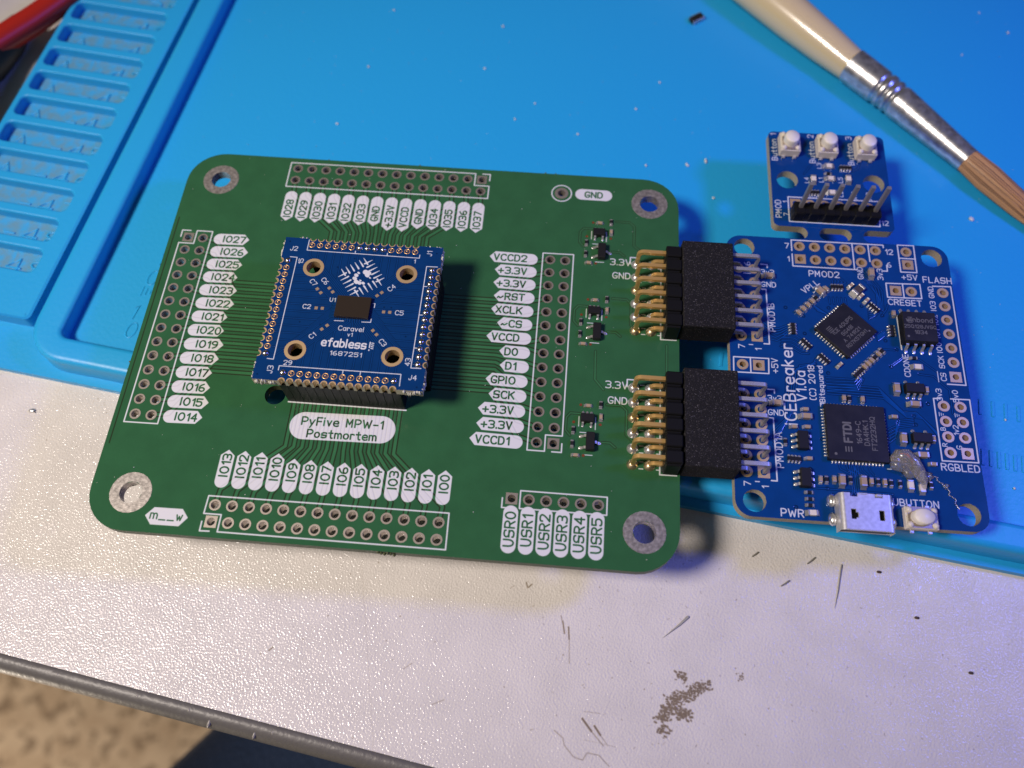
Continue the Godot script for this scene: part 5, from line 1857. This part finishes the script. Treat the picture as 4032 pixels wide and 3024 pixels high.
	# two black sockets and their bent pins
	for y in [11.37, 34.23]:
		var b := S()
		b.box(Vector3(-16.5, 2.5, y), Vector3(8.15, 5.0, 15.7), 0.14)
		var sock := obj("pin_socket", [b, M.socket], o)
		for k in 6:
			var z: float = y + 2.54 * (k - 2.5)
			for r in [[-7.87, 3.75], [-10.41, 1.25]]:
				var s := S()
				var x: float = r[0]
				var yy: float = r[1]
				s.bar([Vector3(-12.7, yy, z), Vector3(x - 0.5, yy, z), Vector3(x - 0.2, yy - 0.08, z), Vector3(x - 0.03, yy - 0.3, z), Vector3(x, yy - 0.6, z), Vector3(x, -0.6, z)], Vector3.BACK, 0.6, 0.42)
				obj("bent_pin", [s, M.silver_pin], sock)
				inst("pad", square_m if k == 5 and x > -9 else round_m, sock, P(x, 0, z))

	# chips
	var ft := chip_print(9.0, 9.0, [["FTDI", 0, -1.4, 1.1, 0.3], ["1649-C", 0, 0.3, 0.72, 0.13], ["DA4HK.1", 0, 1.4, 0.72, 0.13], ["FT2232HQ", 0, 2.5, 0.72, 0.13]], 90, [[-3.4, 3.6, 0.22]], true)
	flat_chip(o, P(6.2, 0, 33.55), 9.0, 0.85, ft, 16, 0.0)
	var fp := chip_print(7.0, 7.0, [["iCE", -1.5, -0.9, 0.62, 0.11], ["40UP5", 0.9, -0.9, 0.62, 0.11], ["SG48I", 0, 0.2, 0.6, 0.1], ["A 741R21", 0, 1.2, 0.56, 0.1], ["RD7K57GH1", 0, 2.2, 0.56, 0.1]], 0, [[2.6, 2.6, 0.16]], false)
	flat_chip(o, P(6.15, 0, 15.9), 7.0, 0.85, fp, 12, 45.0)
	var wn := chip_print(5.25, 5.3, [["winbond", 0, -1.2, 0.75, 0.13], ["25Q128JVSQ", 0, 0.0, 0.55, 0.1], ["1834", 0, 1.0, 0.6, 0.11]], 0, [[-2.0, 1.8, 0.2]], false)
	leaded(Vector3(5.25, 1.75, 5.3), [[-1.9, 1], [-0.63, 1], [0.64, 1], [1.91, 1], [-1.9, -1], [-0.63, -1], [0.64, -1], [1.91, -1]], 0.42, o, "memory_chip", P(17.5, 0, 15.1), 0, 1.25)
	var face := Shape.new()
	face.u0 = Vector2(-2.625, -2.65)
	face.uk = Vector2(1 / 5.25, 1 / 5.3)
	face.box(Vector3(0, 1.876, 0), Vector3(5.0, 0.01, 5.05))
	inst("chip_face", made([face, wn]), o.get_node("memory_chip"))
	leaded(Vector3(2.9, 1.05, 1.55), [[-0.95, 1], [0, 1], [0.95, 1], [-0.95, -1], [0, -1], [0.95, -1]], 0.42, o, "small_chip", P(-1.95, 0, 35.3), -90)
	leaded(Vector3(2.9, 1.05, 1.55), [[-0.95, 1], [0, 1], [0.95, 1], [-0.95, -1], [0, -1], [0.95, -1]], 0.42, o, "small_chip", P(-1.95, 0, 41.2), -90)
	leaded(Vector3(2.9, 1.05, 1.55), [[-0.95, 1], [0, 1], [0.95, 1], [-0.95, -1], [0.95, -1]], 0.42, o, "small_chip", P(16.0, 0, 33.7), 0)
	leaded(Vector3(2.9, 1.05, 1.55), [[-0.95, 1], [0, 1], [0.95, 1], [-0.95, -1], [0.95, -1]], 0.42, o, "small_chip", P(15.85, 0, 25.5), 0)

	# small two-ended parts: [x, z, turn, kind]
	var kinds := {
		"c": ["chip_capacitor", two_ended(1.0, 0.55, 0.5, M.cap_body)], "C": ["chip_capacitor", two_ended(1.65, 0.85, 0.75, M.cap_body)], "r": ["chip_resistor", two_ended(1.0, 0.5, 0.34, M.black_body)],
		"n": ["resistor_array", four_array(2.0, 1.0, 0.42)], "i": ["inductor", two_ended(2.0, 1.25, 0.85, M.brown_body)], "l": ["led", two_ended(1.5, 0.85, 0.5, M.led_body)],
	}
	var list := [
		["c", -1.09, 30.0, 0], ["C", -1.06, 31.2, 0], ["c", -3.0, 33.0, 0], ["c", -1.0, 32.9, 0], ["r", -4.46, 35.5, 90], ["n", -3.28, 38.2, 0], ["c", -1.07, 38.0, 0],
		["c", 0.4, 41.15, 90], ["r", 1.31, 41.1, 90], ["c", 2.44, 41.0, 90], ["C", 3.55, 41.1, 90], ["r", 4.87, 40.9, 90], ["C", 6.69, 41.1, 90], ["c", 7.91, 40.95, 90], ["r", 8.92, 40.95, 90], ["c", 9.87, 40.95, 90],
		["r", 10.83, 41.0, 90], ["r", 12.14, 41.0, 90], ["l", 13.65, 41.1, 90], ["l", 15.31, 41.4, 90], ["r", 16.68, 40.9, 90], ["r", -1.37, 43.3, 0], ["r", -1.34, 44.3, 0], ["r", -1.38, 45.25, 0], ["l", -1.1, 46.4, 0],
		["c", 5.0, 27.7, 90], ["r", 5.84, 27.7, 90], ["c", 7.85, 27.7, 90], ["c", 12.41, 30.3, 0], ["C", 13.37, 33.8, 90], ["c", 17.94, 33.5, 90], ["C", 15.95, 36.3, 0], ["c", 17.41, 37.6, 0], ["C", 13.26, 25.5, 90],
		["c", 17.92, 25.4, 90], ["C", 15.77, 28.0, 0], ["r", 16.66, 19.95, 0], ["l", 17.02, 21.5, 0], ["C", -5.5, 6.4, 0], ["C", -5.4, 29.25, 0], ["C", 11.4, 4.7, 90],
		["C", 2.75, 8.7, -45], ["c", 3.75, 8.2, -45], ["c", -0.94, 12.95, -45], ["c", -0.15, 12.15, -45], ["c", 0.62, 11.4, -45], ["c", 1.38, 10.65, -45], ["r", 2.0, 9.95, -45], ["n", 5.58, 7.75, 0],
		["c", 7.9, 7.3, 45], ["i", 8.9, 8.2, 45], ["c", 9.38, 9.15, 45], ["c", 10.2, 9.95, 45], ["n", 11.2, 11.2, -45], ["n", -2.12, 16.0, 90], ["n", -0.21, 18.6, -45], ["n", 2.43, 21.1, -45], ["c", 4.84, 22.0, 45],
		["n", 7.75, 23.1, 45], ["c", 8.75, 22.0, -45], ["c", 9.35, 21.4, -45], ["c", 9.95, 20.8, -45], ["r", 10.55, 20.2, -45], ["c", 11.15, 19.6, -45], ["r", 11.75, 19.0, -45], ["c", 14.3, 12.1, 90], ["n", 13.7, 15.3, 90],
	]
	for q in list:
		inst(kinds[q[0]][0], kinds[q[0]][1], o, P(q[1], 0, q[2]), q[3] + rng.randf_range(-2, 2))

	usb_socket(o)
	tactile_button(o, P(14.3, 0, 46.25), 0, Vector2(2.35, 1.65), Vector2(1.7, 1.2), 2.15, 1.0)

	# hot glue smear with its thread
	var g := S()
	var path := [Vector3(11.0, 0.35, 37.4), Vector3(11.9, 0.9, 36.9), Vector3(13.0, 1.15, 37.0), Vector3(14.1, 1.05, 37.9), Vector3(14.8, 0.95, 39.2), Vector3(15.3, 0.8, 40.4), Vector3(15.6, 0.55, 41.6)]
	g.tube(path, [0.25, 1.05, 1.25, 1.1, 0.95, 0.7, 0.2], 16, 0.8)
	g.lump(Vector3(12.6, 0.5, 37.9), Vector3(1.75, 0.95, 1.45), 0.3, M.n3, 20, 12)
	g.lump(Vector3(13.8, 0.35, 39.0), Vector3(1.2, 0.75, 1.2), 0.3, M.n3, 20, 12)
	g.lump(Vector3(15.9, 0.3, 39.6), Vector3(1.2, 0.4, 0.8), 0.4, M.n3, 20, 12)
	var glue := obj("glue_blob", [g, M.glue], o)
	var streak := S()
	streak.tube([Vector3(12.4, 0.95, 36.6), Vector3(13.2, 1.0, 36.75), Vector3(13.7, 0.95, 37.4), Vector3(14.0, 0.8, 38.4)], [0.05, 0.22, 0.25, 0.08], 8)
	obj("red_streak", [streak, mat(Color(0.45, 0.08, 0.06), 0.5)], glue)
	var th := S()
	var tp := []
	for k in 16:
		var t := k / 15.0
		tp.append(Vector3(lerp(16.6, 20.4, t) + 0.25 * sin(k * 2.1), 0.12, lerp(39.4, 44.2, t * t) + 0.2 * sin(k * 1.3)))
	th.tube(tp, [0.13, 0.1, 0.12, 0.09], 6)
	th.lump(Vector3(18.9, 0.15, 40.9), Vector3(0.45, 0.3, 0.4), 0.5, M.n3, 10, 6)
	obj("glue_thread", [th, M.glue], glue)

	# the button corner's parts
	for x in [-0.75, 5.85, 12.6]:
		tactile_button(bb, P(x, 0, -20.75), 0, Vector2(1.75, 2.0), Vector2(1.3, 1.4), 3.3, 1.7)
	for q in [["l", 6.2, -17.0, 0], ["l", 3.3, -14.0, 90], ["l", 6.3, -14.3, 0], ["l", 9.4, -14.4, 90], ["l", 6.3, -11.3, 0], ["n", 9.1, -16.8, 0], ["n", 3.1, -11.1, 0], ["r", 6.0, -15.4, 0]]:
		inst(kinds[q[0]][0], kinds[q[0]][1], bb, P(q[1], 0, q[2]), q[3])
	var hb := S()
	for k in 6:
		hb.box(Vector3(-0.1 + 2.5 * k, 1.25, -6.25), Vector3(1.9, 2.5, 2.5), 0.2)
	hb.box(Vector3(6.15, 1.2, -6.25), Vector3(14.6, 2.3, 2.2), 0.1)
	inst("pin_header", made([hb, M.black_plastic]), bb)
	for k in 6:
		var s := S()
		s.bar([Vector3(-0.1 + 2.5 * k, 2.0, -6.3), Vector3(-0.14 + 2.5 * k, 8.2, -6.5), Vector3(-0.14 + 2.5 * k, 8.5, -6.5)], Vector3.RIGHT, 0.62, 0.62)
		obj("header_pin", [s, M.grey_pin], bb)
		inst("pad", square_m if k == 0 else round_m, bb, P(-0.1 + 2.5 * k, 0, -8.8))


func usb_socket(o: Node3D) -> void:
	# metal shell: a top sheet with two latch windows, rolled sides, back tabs
	var s := S()
	var x0 := 2.2
	var x1 := 9.85
	var z0 := 43.6
	var z1 := 49.1
	s.xf.origin.y += 0.0
	var R := Rect2(x0 + 0.7, z0, x1 - x0 - 1.4, z1 - z0)
	sheet(s, s, s, R, 0.0, [], 2.25, 2.5, [Rect2(x0 + 1.45, 46.0, 0.75, 1.5), Rect2(x0 + 2.2, 46.45, 0.3, 0.8), Rect2(x1 - 2.2, 46.0, 0.75, 1.5), Rect2(x0 + 1.5, z0, 1.1, 0.55), Rect2(x1 - 2.6, z0, 1.1, 0.55)])
	for q in [[x0, 1.0], [x1, -1.0]]:
		var prev := Vector3.ZERO
		var pn := Vector3.ZERO
		for k in 9:
			var a := PI * 0.5 * k / 8.0
			var p := Vector3(q[0] + q[1] * (0.7 - 0.7 * sin(a)), 1.8 + 0.7 * cos(a), 0)
			var n := Vector3(-q[1] * sin(a), cos(a), 0)
			if k > 0:
				s.squad(Vector3(prev.x, prev.y, z0), Vector3(prev.x, prev.y, z1), Vector3(p.x, p.y, z1), Vector3(p.x, p.y, z0), pn, pn, n, n)
			prev = p
			pn = n
		s.quad(Vector3(q[0], 0.05, z0), Vector3(q[0], 0.05, z1), Vector3(q[0], 1.8, z1), Vector3(q[0], 1.8, z0), Vector3(-q[1], 0, 0))
	s.box(Vector3((x0 + x1) * 0.5, 0.25, (z0 + z1) * 0.5), Vector3(x1 - x0 - 0.3, 0.2, z1 - z0 - 0.4))
	s.box(Vector3((x0 + x1) * 0.5, 2.52, z1 - 0.06), Vector3(x1 - x0 - 1.5, 0.2, 0.16), 0.05)
	var u := obj("usb_socket", [s, M.shell], o)
	var inner := S()
	inner.box(Vector3((x0 + x1) * 0.5, 1.1, (z0 + z1) * 0.5), Vector3(x1 - x0 - 0.8, 1.5, z1 - z0 - 0.5))
	obj("insert", [inner, M.black_plastic], u)
	var tabs := S()
	tabs.box(Vector3(x1 - 2.05, 2.44, z0 + 0.22), Vector3(1.0, 0.5, 0.5), 0.15)
	tabs.box(Vector3((x0 + x1) * 0.5 - 0.4, 2.4, z0 + 0.05), Vector3(1.3, 0.35, 0.3), 0.1)
	obj("spring_tab", [tabs, M.shell], u)
	for z in [44.4, 47.2]:
		for x in [x0 - 0.5, x1 + 0.35]:
			var l := S()
			l.box(Vector3(x, 0.35, z), Vector3(1.0, 0.6, 1.6), 0.25)
			l.lump(Vector3(x, 0.3, z), Vector3(0.62, 0.7, 0.95), 0.2, M.n3, 12, 8)
			obj("mounting_foot", [l, M.solder], u)
	var lip := S()
	lip.box(Vector3(5.9, -0.9, 47.95), Vector3(4.6, 1.3, 0.9), 0.1)
	obj("panel_tab", [lip, M.fr4], o)


# a chip's top with grey writing; lines are [text, x, y, cap, thick] about the middle, read along ang
func chip_print(sx: float, sy: float, lines: Array, ang: float, dots: Array, bars: bool) -> StandardMaterial3D:
	var pr := Print.new(Rect2(-sx / 2, -sy / 2, sx, sy), 26.0)
	for l in lines:
		var at := Vector2(l[1], l[2])
		if ang == 90.0:
			at = Vector2(l[2], -l[1])
		write(pr, l[0], at, l[3], l[4], ang)
	for d in dots:
		pr.seg(Vector2(d[0], d[1]), Vector2(d[0], d[1]), d[2])
	if bars:
		for k in 3:
			pr.line([Vector2(-1.85 + 0.42 * k, 2.4), Vector2(-1.85 + 0.42 * k, 3.1)], 0.1)
	else:
		for k in 4:
			pr.line([Vector2(-sx * 0.34 + 0.0, -sy * 0.3 + 0.3 * k), Vector2(-sx * 0.22, -sy * 0.3 + 0.3 * k)], 0.06)
	var m := printed(pr, Color(0.013, 0.0125, 0.0145), Color(0.02, 0.02, 0.02), Color(0.13, 0.125, 0.125), 51, 0.5, 0.25)
	m.heightmap_enabled = false
	return m


# a leadless square chip with small solder feet on each side
func flat_chip(o: Node3D, at: Vector3, side: float, h: float, top: Material, feet: int, turn: float) -> void:
	var b := Shape.new()
	b.box(Vector3(0, h * 0.5 + 0.05, 0), Vector3(side, h, side), 0.04)
	var f := Shape.new()
	f.u0 = Vector2(-side / 2, -side / 2)
	f.uk = Vector2.ONE / side
	f.box(Vector3(0, h + 0.056, 0), Vector3(side - 0.1, 0.01, side - 0.1))
	var c := inst("square_chip", made([b, M.black_body, f, top]), o, at, turn)
	var s := Shape.new()
	s.box(Vector3(0, 0.16, 0.02), Vector3(0.3, 0.3, 0.16), 0.05)
	s.lump(Vector3(0, 0, 0.12), Vector3(0.15, 0.25, 0.34), 0.0, null, 8, 4, 0.0)
	var foot := made([s, M.solder])
	for k in 4:
		for i in feet:
			var x := (i - (feet - 1) * 0.5) * 0.5
			var dir := Vector3(0, 0, side * 0.5).rotated(Vector3.UP, k * PI / 2)
			var al := Vector3(x * side / (feet * 0.5 + 1.0), 0, 0).rotated(Vector3.UP, k * PI / 2)
			inst("solder_foot", foot, c, (dir + al) * MM, k * 90.0)
